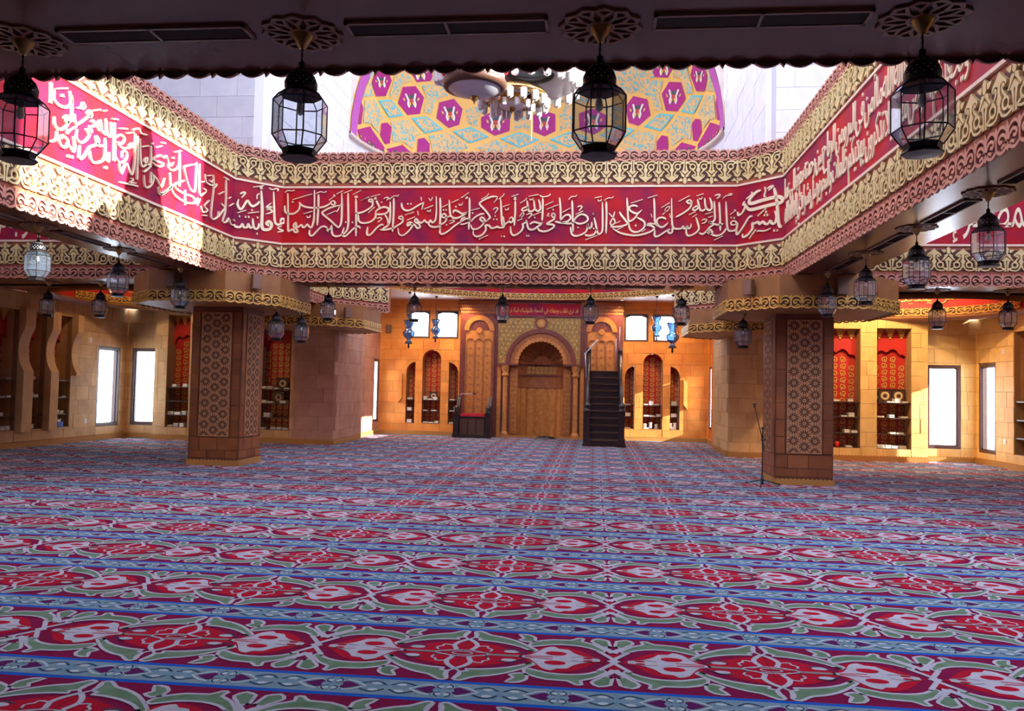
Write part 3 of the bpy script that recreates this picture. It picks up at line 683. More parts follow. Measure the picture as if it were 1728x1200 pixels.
# pen strokes of the large inscription: (x0, y0, scale) of the sheet they were read from, default width, strokes
def S(txt):
    out = []
    for line in txt.strip().split(';'):
        line = line.strip()
        if not line: continue
        w = None
        if ':' in line: a, line = line.split(':'); w = float(a)
        out.append((w, [tuple(float(k) for k in p.split(',')) for p in line.split()]))
    return out
BACK = [
 (1090, 315, 10.8, S('''1610,625 1660,690 1640,780 1560,815 1490,790 1470,640 1455,280;20:1610,625 1550,650 1555,700 1620,700 1655,670;1478,740 1400,850 1300,900 1200,880 1120,810;22:1540,570 1562,572;22:1592,575 1614,577;
 1330,290 1345,560 1350,810;1240,270 1250,480 1250,600 1195,655 1130,650;1130,655 1230,685 1320,705 1405,680;1240,700 1160,745 1090,830 1030,870 965,850;1120,800 1165,790 1205,840 1150,860 1095,810;905,560 935,650 960,780 870,870 770,900 730,850 735,780;
 18:1010,625 1050,602 1100,612 1070,660 1010,683;20:1250,175 1300,152 1345,162 1320,200 1280,228;1155,210 1190,300 1195,400 1150,438 1095,400 1075,320 1065,215;1090,400 1040,442 985,430 960,350 935,240;24:960,345 900,372 850,412 875,440 925,420 952,370;
 11:960,210 975,240 995,222 1005,240 1025,192;11:920,178 1045,135;24:790,245 740,275 775,312 832,290 795,243;832,290 800,390 690,480 540,565;11:1075,510 1220,465;11:780,520 900,465;11:590,280 795,170;11:840,565 930,510;11:1235,980 1400,905;13:1390,232 1460,172 1540,165 1562,138 1500,140;11:1525,520 1600,465;13:1600,430 1632,440 1600,462;11:1130,570 1215,540;
 820,680 812,740 772,770 742,725 740,760 692,772 672,728 640,770 540,775 490,740 470,600 465,220;480,740 475,835 425,852 392,805 440,780;395,790 300,860 200,915 155,890 162,790;11:275,390 430,300;11:340,450 370,390 432,370 400,440 350,462;11:430,500 445,570;
 365,600 300,570 215,590 195,660 240,730 310,740 402,665;145,215 155,420 162,640 215,730;11:30,215 210,160;11:90,500 108,570;11:300,515 345,480''')),
 (980, 315, 10.8, S('''1350,690 1260,680 1205,702 1290,722 1335,772 1240,840 1050,890 900,890 720,850 580,770;1040,372 970,350 890,375 890,430 960,482 1040,490 1115,430;840,210 855,420 872,625 960,600 1045,500;1020,570 1105,610 1162,665 1150,750 1060,822 960,830 890,770 872,650;24:985,715 1015,715;
 705,465 740,530 830,640 850,685 760,722 620,742 540,735;20:620,460 590,560 540,660 562,708 622,660 600,590 510,490;11:910,310 1130,240;11:660,790 770,745;11:630,680 720,635;11:1110,830 1185,775;465,280 470,540 460,860;11:310,240 325,275 345,260 360,272 378,228;11:250,215 385,185;13:430,260 500,215 560,215 602,182;22:215,505 240,505;11:85,975 300,895''')),
 (860, 315, 10.8, S('''1690,290 1695,560 1690,800 1640,870 1600,840 1570,700 1540,570;1500,650 1490,740 1440,760 1422,690 1420,760 1380,850;1590,780 1540,870 1440,900 1372,880;1385,830 1310,880 1200,905 1130,860 1110,740;20:1462,770 1485,770;20:1520,770 1545,770;22:1508,500 1534,500;22:1235,752 1258,752;
 1170,640 1220,560 1310,512 1400,540 1425,612 1350,670 1260,682 1190,650;1190,650 1100,680 1000,672 900,660 830,640;1140,260 1150,540 1155,830;910,205 930,420 930,620;930,620 1000,540 1080,520 1112,580 1050,642 935,662;20:800,480 768,520 790,562 828,540 810,482;825,540 810,600 705,662 690,690 800,702 800,750 700,810 600,822 530,790 515,740;
 22:785,425 808,425;11:690,500 722,500 682,540 732,545;18:1235,385 1280,360 1322,375 1290,420 1262,442;11:1200,515 1340,450;11:960,475 1110,395;11:640,350 800,275;11:675,420 885,340;13:1070,245 1130,190 1190,190 1228,158;16:550,160 590,190 650,190 720,170 745,135;
 605,210 605,420 595,630;530,240 555,330 560,420 512,452 462,400 445,250;460,400 420,452 352,450 335,370 320,260;22:335,370 270,390 225,420 250,450 312,430 348,372;11:365,225 380,255 400,235 415,255 432,212;11:345,185 530,150;12:190,310 290,250 312,210;
 370,690 440,652 540,672 612,668;612,668 520,730 450,780 382,790 332,740 310,610;310,610 290,662 240,690 250,740 200,830 90,895 30,850 20,730;22:448,570 472,570;22:305,902 325,902;22:342,902 362,902;18:310,520 370,495 408,510 370,560 338,582;11:420,530 580,470;11:140,630 240,590;13:180,560 230,490 268,500 210,572;
 105,260 105,480 85,720;12:80,205 122,205 76,235 132,240;11:35,190 165,145''')),
 (740, 315, 10.8, S('''1290,610 1330,562 1362,612 1330,662 1285,645 1205,705 1190,745 1105,752 1072,735 1025,755 962,762 932,720 860,712 868,790 800,880 700,915 640,870 640,800;1135,230 1150,500 1160,680 1200,720;22:1180,550 1195,640 1205,700;20:1025,540 1045,540;20:1000,602 1022,602;20:1055,602 1078,602;16:995,430 1040,395 1087,402 1060,450 1028,492;
 1080,190 980,190 850,240 760,302 765,342 850,430 920,520 940,572 890,622;13:1080,190 1055,250 1008,300;24:890,622 830,650 762,602 792,565 842,602 830,662 780,730 700,780 620,770 595,700;24:840,500 760,512 660,572 600,642;20:614,490 638,490;570,210 570,480 555,790;12:500,205 540,195 500,225 552,215;
 11:415,215 560,115;11:780,240 900,170;11:240,300 375,240;11:60,385 180,330;11:600,440 755,400;11:740,965 905,890;11:1175,375 1300,330;11:375,315 390,350 410,335 425,348 442,298;11:1215,405 1230,435 1250,420 1265,432 1282,388;12:1100,235 1180,172 1202,130;12:890,172 922,130;
 22:490,560 432,592 420,640 500,592 562,602 540,662 450,692 400,690;420,640 300,720 180,820 80,870 30,840 40,750;540,470 440,500 350,452 290,440 275,490;540,470 430,542 330,582 250,560 215,480 200,250;24:215,540 160,562 92,572 60,540 110,500 152,562 130,642 60,692 0,722;20:84,430 106,430;20:134,430 156,430;20:310,372 332,372;20:140,702 162,702;14:200,630 270,620 292,642 200,686;35,210 40,480 25,800;11:1140,912 1160,912;20:1142,912 1164,912;20:1190,912 1212,912''')),
 (600, 315, 10.8, S('''1475,185 1480,400 1465,600 1410,662 1372,620 1342,662 1292,652 1262,618 1222,662 1160,650 1112,590 1090,642 1160,690 1182,742 1130,762 1082,700 1010,692 960,722 958,672 1020,660 1042,720 980,810 880,890 800,870 780,760;845,300 860,390 920,440 1010,432 1130,362 1252,290;11:1200,195 1205,260;14:1250,290 1230,360 1215,428;20:950,320 972,320;20:1005,320 1027,320;
 11:1340,215 1375,260 1412,192;11:1310,435 1325,465 1345,450 1360,466 1378,418;11:1255,415 1420,350;11:910,525 1070,470;11:940,620 1095,555;11:1140,455 1150,530;1330,680 1380,732 1480,742 1530,712;22:860,540 800,562 812,592 872,592 850,530;880,582 850,662 760,722 700,760 560,790 450,790;705,215 700,500 680,830;640,280 640,480 630,640 590,720 500,772;22:545,520 590,600 605,702;
 520,712 480,700 400,752 320,842 260,890 215,862 230,740;375,460 420,420 520,380 602,402 600,460 540,502 430,512 382,500;385,260 420,330 452,402;375,460 370,560 290,642 160,670 70,632 60,520;20:475,292 497,292;16:520,230 570,205 612,215 568,262;16:390,590 450,570 487,590 440,632 408,652;24:300,230 250,250 272,282 322,270 295,226;325,270 310,360 220,430 110,480 0,492;11:240,485 360,375;11:110,260 260,195;11:290,190 455,150;13:620,240 700,182 770,180 792,152;12:350,215 392,200 350,232 402,235''')),
 (475, 315, 10.8, S('''1365,225 1370,500 1365,910;12:1340,185 1387,175 1345,207 1402,195;1440,770 1420,730 1370,742 1290,802 1200,892 1142,910 1120,862 1150,750;20:1170,652 1192,652;20:1290,656 1312,656;1220,120 1225,400 1225,700 1180,832 1090,892 990,910 930,852 930,720;1105,120 1110,350 1100,640 1060,742 1010,722 900,622 760,502 780,452 900,392 1092,340;13:1075,350 1045,420 1010,472;
 22:930,700 900,772 860,792 830,770 862,832;850,762 790,730 720,752 640,832 570,902 520,872 525,790;22:960,260 900,302 960,342 987,302 962,262;900,312 820,362 700,392 560,392 440,372 360,332 335,290;350,330 330,422 250,492 150,502 80,462 70,350;20:204,287 228,287;610,70 610,350 600,600 560,742 512,732 480,692 440,742 400,742 370,702 320,742 282,722 270,662 230,722 292,790 302,832 250,832 220,782 160,812 130,790 130,500 125,130;685,150 680,400 660,710;
 11:215,245 570,140;11:410,505 570,455;11:835,520 1000,450;11:1010,145 1130,80;11:1145,125 1300,65;11:1310,155 1465,75;11:1455,265 1605,190;11:875,255 960,195;11:470,540 490,575 510,560 520,572 538,522;14:70,115 120,80 200,85 248,70;14:640,135 720,100 790,115 828,88;12:950,170 987,180 960,150''')),
]
CHL = [(385, 295, 9.6, S('''14:650,215 700,245 760,230 802,240 785,272;725,275 735,600 745,760 790,812 852,792 902,770 890,720 850,722 830,782;14:860,830 790,870 882,910 780,932;32:525,260 540,560 535,840 580,892 660,882 692,812 650,760 610,792 650,832;12:500,200 542,200 505,226 552,230;10:390,205 570,180;18:690,460 610,530 700,522 610,572 660,562 702,602 600,642;
 160,400 140,482 180,556 222,542 280,442 312,430 350,492 400,512 480,462 490,430;18:180,320 225,290 267,300 205,377;12:455,400 460,332 502,310;20:365,577 387,577;10:135,622 280,577;10:310,627 485,605;490,790 480,852 440,882 400,842 385,710;400,842 350,862 312,802 300,852 240,852 220,802 180,852 110,842 80,822;20:454,697 476,697;20:260,687 282,687;20:310,687 332,687;20:160,677 182,677;20:445,957 467,957'''))]
CHR = [(1240, 295, 9.6, S('''34:440,255 370,282 280,372 250,450 302,467 450,422 650,372 740,362 792,402 770,452 640,482 480,522 330,562 240,562 200,502;30:655,220 690,382 710,562 730,802 782,852;665,590 690,682 670,782 620,792 590,750 550,802 500,792 470,762 420,802 390,770 320,802 300,790 300,882 220,982 150,1012 140,962;20:300,670 240,702 150,852 60,972 40,902 60,782;20:180,430 150,492 192,492 150,602 80,662 60,602;
 22:514,607 537,607;22:489,657 512,657;22:535,657 558,657;20:645,907 667,907;20:695,907 717,907;12:385,675 530,545;14:370,932 400,912 480,915 540,900 602,868;12:250,1040 360,890;16:540,232 600,192 642,190 560,262;13:500,200 515,262 490,352 522,352;14:200,400 290,322 290,280'''))]
LEFT = [
 (70, 110, 6.667, S('''85,195 80,430;120,270 115,382 170,452 250,472 310,432 295,290;22:315,340 320,480 315,622;315,620 270,642 230,602 262,570 270,662 200,722 130,692 120,580;20:150,740 140,832 70,862;22:165,800 190,902 250,922 272,852 210,792 200,832;22:270,880 330,972 352,922 335,800;13:280,720 260,772 310,722 360,702;24:265,1022 290,1026;24:303,1032 328,1036;26:195,340 225,342;12:140,265 270,260;12:330,702 372,690;
 20:350,550 360,662 420,642 500,582 542,562 520,512 490,542 542,592;20:530,640 560,622 572,682 520,692 542,742 500,772 480,722 522,752 490,832 420,872 370,822 380,722;22:410,900 400,1042 450,1032 520,922 580,902 622,852 590,802 610,902 680,912 690,1000;22:520,960 540,1082 620,1092 690,1032 695,820;22:690,1042 730,1082 742,980;26:685,1150 715,1154;800,650 795,1080;20:760,640 765,782 720,792 710,622;20:700,600 705,762 660,752 640,622 600,682 620,732 662,692;12:660,515 712,510;12:550,512 640,500;14:770,602 842,612;13:370,485 420,470 440,420 470,470 430,500''')),
 (160, 170, 7.5, S('''22:240,470 300,432 352,482 320,542 260,532 330,602 440,582 442,542 400,572;20:240,560 230,692 290,782 370,742 382,662 330,642 320,722;22:280,780 310,922 350,832 380,802 420,902 452,922 480,762 490,420;22:520,450 510,1000;16:430,980 462,1002 420,1032 500,1042;16:290,1030 520,1082;14:375,412 470,400;14:280,350 390,357;14:570,582 660,570;18:450,372 530,352 560,412 640,432;
 22:550,480 560,802 620,812 642,722 600,762 680,802 690,570;20:690,820 640,872 590,902;20:690,770 780,832 850,802 720,742 800,692 850,722 882,690;20:600,940 610,1082 680,1082 722,982 690,922 760,992 820,1092 862,980;20:690,900 680,1042;22:780,1090 800,1182 900,1132 970,1062;22:695,540 720,542;13:750,592 830,570;16:820,530 870,540;20:880,690 930,820 975,780''')),
 (260, 230, 7.06, S('''20:150,330 160,392 220,402 280,342 285,190;20:195,257 218,257;16:290,330 285,600;20:490,310 480,502 470,642 430,652 380,562 340,382 370,352 470,332;22:170,430 190,642 260,732 370,792 460,792 440,722 330,682 240,622 230,572 300,542 342,522;22:30,620 60,692 130,652 210,582;14:350,640 350,820;18:525,330 525,682 560,692 602,652 570,622;18:590,450 600,542 660,582 730,572 690,622;18:690,460 690,642 660,962 740,962 750,892;16:500,730 490,822 530,742;18:540,830 560,902 620,882 580,832 640,762;
 18:840,510 840,702 830,902 800,1012 840,1022 872,970;16:880,980 900,1052 960,1042 930,990;14:820,490 872,520;16:780,800 820,852 790,902 750,962;10:750,692 815,660;10:870,742 897,725;10:880,832 930,800;12:610,470 670,465;12:220,190 310,170;14:545,545 580,540;14:560,940 610,945;12:640,520 660,545 690,520''')),
]
def write_strokes(fas, sheets, plane, dw, par):
    """strokes read from the photograph, laid on the fascia they belong to"""
    b = MB(); o = fas['o']; d = fas['d']
    for x0, y0, sc, strokes in sheets:
        for w, pts in strokes:
            w = (dw if w is None else w) * 1.2
            P = []
            for u, v in smooth(pts, 4):
                p = plane(x0 + u / sc, y0 + v / sc); P.append(((p.x - o[0]) * d.x + (p.y - o[1]) * d.y, p.z))
            n = len(P); ws = []
            k = w / sc * fas['mpp'] / 2
            for i in range(n):
                a, c = P[max(i - 1, 0)], P[min(i + 1, n - 1)]; an = math.atan2(c[1] - a[1], c[0] - a[0])
                t = min(i, n - 1 - i) / max(n - 1, 1)
                ws.append(k * (.86 + .22 * abs(math.sin(an - .7))) * (min(1, .45 + t * 5) if n > 3 else 1))
            b.ribbon(P, ws, -.040, -.004)
    b.build('calligraphy', 'script', par, fas['at'](0, 0), fas['rz'])
# ---------------------------------------------------------------- beams round the void
NTRIM = [0]
def trim_core(boxes=(), prisms=(), sof=True):
    NTRIM[0] += 1; b = MB()
    for (x0, x1, y0, y1, z0, z1) in boxes:
        b.box(x0, x1, y0, y1, z0 + .012, z1, 0)
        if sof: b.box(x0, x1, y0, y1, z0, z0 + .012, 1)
    for pts, z0, z1 in prisms:
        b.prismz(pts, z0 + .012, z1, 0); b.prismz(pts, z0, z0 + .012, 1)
    o = b.build('trim_%d' % NTRIM[0], ['fascia', 'soffit']); tag(o, kind='structure'); return o
def fascia(core, p0, p1, parts='lcrucl', mpp=.011):
    """decorated face from p0 to p1: l lace, c crest, r red band"""
    d = Vector((p1[0] - p0[0], p1[1] - p0[1])); L = d.length; d.normalize(); rz = math.atan2(d.y, d.x)
    def at(x, z, y=0): return (p0[0] + d.x * x - d.y * y, p0[1] + d.y * x + d.x * y, z)
    def row(me, w, z, h):
        n = max(1, round(L / w))
        for i in range(n): link(me.name, me, core, at((i + .5) * L / n, z), rz, (L / n / w, 1, h))
    if 'l' in parts: row(LACE, .36, 3.555, 1.0)
    if 'c' in parts: row(CREST, .478, 3.835, 1.0)
    if 'r' in parts:
        MB().box(0, L, -.010, .002, 4.30, 5.39).build('red_band', 'red', core, at(0, 0), rz)
        for z in (4.295, 5.397): 
            b = MB(); b.prism([(0, z - .018), (L, z - .018), (L, z + .018), (0, z + .018)], -.034, 0); b.build('moulding', 'line', core, at(0, 0), rz)
    if 'u' in parts: row(CRESTF, .478, 5.425, 1.0); row(LACE, .36, 5.865, .92)
    return dict(o=p0, d=d, mpp=mpp, rz=rz, L=L, at=at)
W = 4.99; YB = 14.9; CH = .68; YN = 4.84
ALL = 'lcru'
tb = trim_core([(-W, W, YB, YB + 1.0, ZB, 6.05)])
fb = fascia(tb, (-W + CH, YB), (W - CH, YB), ALL)
write_strokes(fb, BACK, lambda x, y: on_y(x, y, YB), 27, tb)
tl = trim_core([(-W - 1.0, -W, YN, YB, ZB, 6.05)])
fl_ = fascia(tl, (-W, YN + CH), (-W, YB - CH), ALL, mpp=.0085)
write_strokes(fl_, LEFT, lambda x, y: on_x(x, y, -W), 24, tl)
tr = trim_core([(W, W + 1.0, YN, YB, ZB, 6.05)])
fr_ = fascia(tr, (W, YB - CH), (W, YN + CH), ALL)
tn = trim_core([(-W, W, YN - 1.0, YN, ZB, 6.05)])
fn_ = fascia(tn, (W, YN), (-W, YN), 'lr')
b = MB(); nu = round(2 * W / .36); wu = 2 * W / nu; pts = [(0, 3.62)]
for i in range(nu):
    x0 = i * wu
    pts += [(x0, 3.545), (x0 + .02 * wu, 3.575)] + [(x0 + wu * (.06 + .40 * k / 6), 3.585 - .035 * math.sin(pi * k / 6) ** .7) for k in range(7)] + [(x0 + .5 * wu, 3.57)] + [(x0 + wu * (.54 + .40 * k / 6), 3.585 - .035 * math.sin(pi * k / 6) ** .7) for k in range(7)] + [(x0 + .98 * wu, 3.575)]
pts += [(2 * W, 3.545), (2 * W, 3.62)]
b.prism(pts, -.012, 0, back=True); b.build('scalloped_edge', 'relief_shade', tn, (W, YN, 0), pi)
# corners
for s in (-1, 1):
    tc = trim_core([(min(s * W, s * (W + 1)), max(s * W, s * (W + 1)), YB, YB + 1.0, ZB, 6.05)], [([(s * W, YB - CH), (s * (W - CH), YB), (s * W, YB)][::s], ZB, 6.05)])
    if s < 0:
        f_ = fascia(tc, (-W, YB - CH), (-W + CH, YB), ALL)
        def pl(x, y):                       # the 45 degree corner face
            dd = ray(x, y); k = (YB - CH + W - (CAM.y - CAM.x)) / (dd.y - dd.x); return CAM + dd * k
        f_['mpp'] = .0145; write_strokes(f_, CHL, pl, 24, tc)
    else:
        f_ = fascia(tc, (W - CH, YB), (W, YB - CH), ALL)
        def pl(x, y):
            dd = ray(x, y); k = (YB + W - CH - (CAM.y + CAM.x)) / (dd.y + dd.x); return CAM + dd * k
        f_['mpp'] = .0145; write_strokes(f_, CHR, pl, 24, tc)
# writing on the right beam and on the wing beams, two lines one over the other
def put_line(core, fas, words, m, x0, x1, z0, h, sx=None):
    me, wd = text_mesh('calligraphy', words, m, .03); k = (x1 - x0) / wd
    o = link('calligraphy', me, core, fas['at'](x0, z0, -.012), fas['rz'], (k, .6, h)); return o
VERSE = 'أمن يجيب المضطر إذا دعاه ويكشف السوء ويجعلكم خلفاء الأرض أإله مع الله قليلا ما تذكرون أمن يهديكم في ظلمات البر والبحر ومن يرسل الرياح بشرا بين يدي رحمته أإله مع الله تعالى الله عما'.split()
LR = fr_['L']                       # the line runs from the near end to the corner, words stacked in pairs
up, lo = VERSE[0::2], VERSE[1::2]
def rows(words, z, h):
    ws = [text_mesh('calligraphy', [w], 'script', .03) for w in words]; tot = sum(w for _, w in ws); x = LR - .1; k = (LR - .2) / (tot + .06 * len(ws) * tot / len(ws))
    for me, w in ws:
        x -= w * k * 1.06; link('calligraphy', me, tr, fr_['at'](x, z, -.012), fr_['rz'], (k, .6, h))
rows(up, 4.95, .52); rows(lo, 4.52, .52)
# wing beams
for s in (-1, 1):
    a, c = sorted((s * (W + 1.0), s * WX)); yf = 14.66 if s < 0 else 14.78
    tw = trim_core([(a, c, yf, 16.15, ZB, 6.05)])
    f_ = fascia(tw, (a, yf), (c, yf), ALL)
    if s < 0: put_line(tw, f_, 'أمن جعل الأرض قرارا وجعل خلالها'.split(), 'script', .2, 5.1, 4.55, .95)
    else: put_line(tw, f_, 'أمن يجيب المضطر إذا دعاه ويهر'.split(), 'script', .2, 5.1, 4.62, .95)
# bay beams between the void and the half dome, with their corner blocks
for s in (-1, 1):
    a, c = sorted((s * W, s * (W + 1.0)))
    pts = [(s * W, 20.0), (s * 3.82, 21.18), (s * 3.82, 21.42), (s * (W + 1), 21.42), (s * (W + 1), 20.0)]
    tw = trim_core([(a, c, YB + 1.0, 20.0, ZB, 6.0)], [(pts[::-1] if s < 0 else pts, ZB, 6.0)])
    if s < 0: fascia(tw, (-W, YB + 1.0), (-W, 20.0), 'lc'); fascia(tw, (-W, 20.0), (-3.82, 21.18), 'lc')
    else: fascia(tw, (W, 20.0), (W, YB + 1.0), 'lc'); fascia(tw, (3.82, 21.18), (W, 20.0), 'lc')
# gold crests round the drums
def ring_crest(parent, c, R, z, a0, a1, me, w, h=1.0):
    n = max(3, round(R * abs(a1 - a0) / w))
    for i in range(n):
        a_ = a0 + (a1 - a0) * (i + .5) / n
        link(me.name, me, parent, (c[0] + R * math.cos(a_), c[1] + R * math.sin(a_), z), math.atan2(-math.cos(a_), math.sin(a_)), (1, 1, h))
ring_crest(cq, (0, 21.0), DR - .05, 4.50, pi, 0, GLACE, .40, 1.05)
for s, nm in ((-1, 'left'), (1, 'right')):
    cl = bpy.data.objects['ceiling_wing_' + nm]
    ring_crest(cl, (s * 8.55, 18.42), 2.40, 3.60, pi, 0, GLACE, .40, .95)
    for k, wd in enumerate(['الرياح', 'يرسل', 'البحر', 'ظلمات', 'يهديكم', 'أمن']):
        a_ = math.radians(142 - k * 19)
        me, ww = text_mesh('gold_script', [wd], 'gold', .02); sc_ = .34
        px_, py_ = s * 8.55 + 2.39 * math.cos(a_), 18.42 + 2.39 * math.sin(a_)
        rz = math.atan2(-math.cos(a_), math.sin(a_)); off = ww * sc_ * .5
        link('gold_script', me, cl, (px_ - math.cos(rz) * off, py_ - math.sin(rz) * off, 3.96), rz, (sc_, .6, sc_))

# ---------------------------------------------------------------- painted half dome: straps, hexagons, lozenges
def dome_pt(px, py, lift=.02):
    """where the line of sight through a pixel meets the half dome"""
    dd = ray(px, py).normalized(); oc = CAM - DC; r = DR - lift
    bq = oc.dot(dd); cq_ = oc.dot(oc) - r * r; disc = bq * bq - cq_
    t = -bq + math.sqrt(max(disc, 0)); return CAM + dd * t
def dome_geo():
    lay = {'d_mag': [], 'd_pur': [], 'd_arab': [], 'd_cyan': [], 'd_green': [], 'd_white': [], 'd_red': []}
    def subdiv(poly):
        out = []
        for i in range(len(poly)):
            a, c = poly[i], poly[(i + 1) % len(poly)]
            for k in range(3): out.append((a[0] + (c[0] - a[0]) * k / 3, a[1] + (c[1] - a[1]) * k / 3))
        return out
    def put(m, poly, lift, name, both=True):
        pts3 = [dome_pt(x, y, lift) for x, y in subdiv(poly)]
        for sx in ((1, -1) if both else (1,)):
            v = [(p.x * sx, p.y, p.z) for p in pts3]
            c = sum((Vector(p) for p in v), Vector()) / len(v); c = DC + (c - DC).normalized() * (DR - lift)
            n = len(v); MB().add(v + [tuple(c)], [(i, (i + 1) % n, n) for i in range(n)]).build(name, m, dome)
    def shrink(poly, k):
        cx = sum(p[0] for p in poly) / len(poly); cy = sum(p[1] for p in poly) / len(poly)
        return [(cx + (x - cx) * k, cy + (y - cy) * k) for x, y in poly]
    z = lambda u, v: (600 + u / 7.5, 100 + v / 7.5)
    hexes = [[z(600, 350), z(760, 340), z(868, 485), z(815, 690), z(660, 705), z(540, 555)],
             [z(270, 110), z(400, 110), z(460, 270), z(385, 465), z(260, 470), z(210, 300)],
             [z(1060, 545), z(1245, 500), z(1355, 630), z(1310, 830), z(1180, 870), z(1025, 745)],
             [z(650, 60), z(860, 30), z(985, 200), z(950, 275), z(780, 290), z(680, 140)],
             [(812, 198), (837, 185), (861, 193), (860, 221), (835, 229), (812, 215)],
             [(750, 112), (775, 100), (800, 110), (801, 142), (778, 154), (752, 143)],
             [(838, 112), (858, 100), (876, 110), (876, 148), (858, 160), (838, 150)]]
    put('d_arab', [(722, 118), (740, 92), (912, 92), (912, 178), (880, 172), (850, 178), (815, 172), (790, 165), (765, 162), (742, 150)], .022, 'arabesque')
    for h in hexes:
        put('d_mag', h, .03, 'hexagon')
        if h in hexes[5:]: put('d_gold', shrink(h, 1.2), .026, 'gold_strap')
        cx = sum(p[0] for p in h) / 6; cy = sum(p[1] for p in h) / 6; k = (max(p[0] for p in h) - min(p[0] for p in h)) / 44
        sk = -.12 if cx < 800 else 0
        def F(pts): return [(cx + (x + y * sk * -1) * k, cy + y * k) for x, y in pts]
        put('d_green', F([(-8, -9), (8, -9), (9, 0), (5, 10), (-5, 10), (-9, 0)]), .036, 'flower_ground')
        for s in (1, -1):
            put('d_white', F([(s * 7, -12), (s * 10, -11), (s * 6, -2), (s * 8, 6), (s * 6, 13), (s * 3, 10), (s * 5, 5), (s * 3, 0)]), .044, 'white_scroll')
            put('d_gold', F([(s * 11, -3), (s * 14, -5), (s * 13, 0), (s * 10, 1)]), .042, 'gold_petal')
            put('d_gold', F([(s * 1, 4), (s * 4, 2), (s * 5, 7), (s * 2, 9)]), .046, 'gold_petal')
        put('d_red', F([(-3, -3), (3, -3), (2, 3), (0, 5), (-2, 3)]), .044, 'red_bud')
    hx = [(900, 194), (918, 186), (937, 193), (937, 221), (919, 230), (900, 222)]
    put('d_mag', hx, .03, 'hexagon', False)
    for s in (1, -1): put('d_white', [(918 + s * 7, 196), (918 + s * 10, 197), (918 + s * 6, 206), (918 + s * 8, 214), (918 + s * 5, 221), (918 + s * 3, 214), (918 + s * 4, 206)], .044, 'white_scroll', False)
    put('d_green', [(911, 199), (926, 199), (924, 212), (913, 212)], .036, 'flower_ground', False); put('d_red', [(915, 205), (922, 205), (918, 212)], .044, 'red_bud', False)
    put('d_gold', [(912, 210), (916, 208), (917, 214)], .046, 'gold_petal', False); put('d_gold', [(925, 210), (921, 208), (920, 214)], .046, 'gold_petal', False)
    loz = [[z(290, 520), z(455, 512), z(607, 712), z(430, 742)], [z(705, 745), z(905, 725), z(1112, 885), z(880, 940)],
           [(764, 222), (795, 214), (825, 231), (792, 242)], [(843, 234), (877, 223), (911, 236), (877, 250)]]
    for l in loz:
        put('d_cyan', l, .03, 'lozenge'); put('d_arab', shrink(l, .80), .036, 'arabesque')
    # arabesque star fields between the straps
    star = [[z(500, 200), z(470, 130), z(560, 90), z(600, 130), z(640, 100), z(720, 280), z(590, 310), z(540, 480), z(470, 500), z(430, 470)],
            [z(840, 330), z(980, 310), z(1070, 330), z(1170, 460), z(1040, 510), z(1000, 560), z(960, 690), z(860, 680), z(900, 490)],
            [z(120, 520), z(250, 520), z(370, 745), z(300, 790), z(290, 930), z(200, 820), z(100, 800)],
            [z(450, 785), z(650, 760), z(830, 950), z(760, 980), z(735, 1140), z(600, 1040), z(470, 1050)],
            [z(930, 970), z(1190, 930), z(1330, 1010), z(1430, 1120), z(1300, 1180), z(980, 1180)],
            [z(200, 110), z(270, 110), z(200, 280), z(230, 460), z(95, 480), z(160, 300)],
            [z(880, 30), z(1000, 20), z(1010, 200), z(1000, 280), z(960, 290)],
            [(785, 186), (800, 180), (822, 184), (806, 198), (806, 214), (790, 208)], [(868, 196), (880, 172), (894, 194), (893, 222), (880, 216), (868, 222)],
            [(800, 250), (838, 236), (872, 252), (838, 262)], [(886, 252), (913, 240), (938, 252), (912, 262)]]
    for st in star: put('d_arab', st, .028, 'arabesque')
    for p in ([z(330, 810), z(405, 800), z(455, 860), z(435, 1065), z(375, 1075), z(312, 960)], [z(790, 1010), z(870, 992), z(940, 1070), z(938, 1175), z(778, 1175)], [z(75, 545), z(100, 620), z(75, 820), z(35, 825)]):
        put('d_mag', p, .03, 'magenta_tile')
    for p in ([z(25, 890), z(180, 850), z(370, 1120), z(350, 1175), z(250, 1160), z(60, 1010)], [z(390, 1135), z(600, 1085), z(700, 1180), z(430, 1185)]):
        put('d_mag', p, .03, 'corner_tile')
    for (x, y) in ((45, 930), (100, 960), (150, 1010), (205, 1060), (270, 1100), (330, 1140), (480, 1140), (580, 1140)):
        put('d_green', [z(x, y), z(x + 38, y + 15), z(x + 42, y + 85), z(x + 15, y + 70)], .036, 'green_leaf'); put('d_gold', [z(x + 15, y + 30), z(x + 28, y + 36), z(x + 26, y + 66)], .042, 'gold_petal')
    for (x, y) in ((185, 862), (592, 1092)): put('d_red', [z(x - 18, y), z(x, y - 18), z(x + 18, y + 12)], .04, 'red_bud')
    # purple rim of the arch
    n = 24; b = MB()
    for s in (1, -1):
        for i in range(n):
            q = []
            for k in (i, i + 1):
                el = pi / 2 * .86 * k / n + .01
                for dp in (.16, .62):
                    y = DC.y + dp; r = math.sqrt((DR - .035) ** 2 - dp * dp); q.append((s * r * math.cos(el), y, DC.z + r * math.sin(el)))
            b.add(q, [(0, 1, 3, 2)])
    b.build('purple_rim', 'd_pur', dome)
dome_geo()

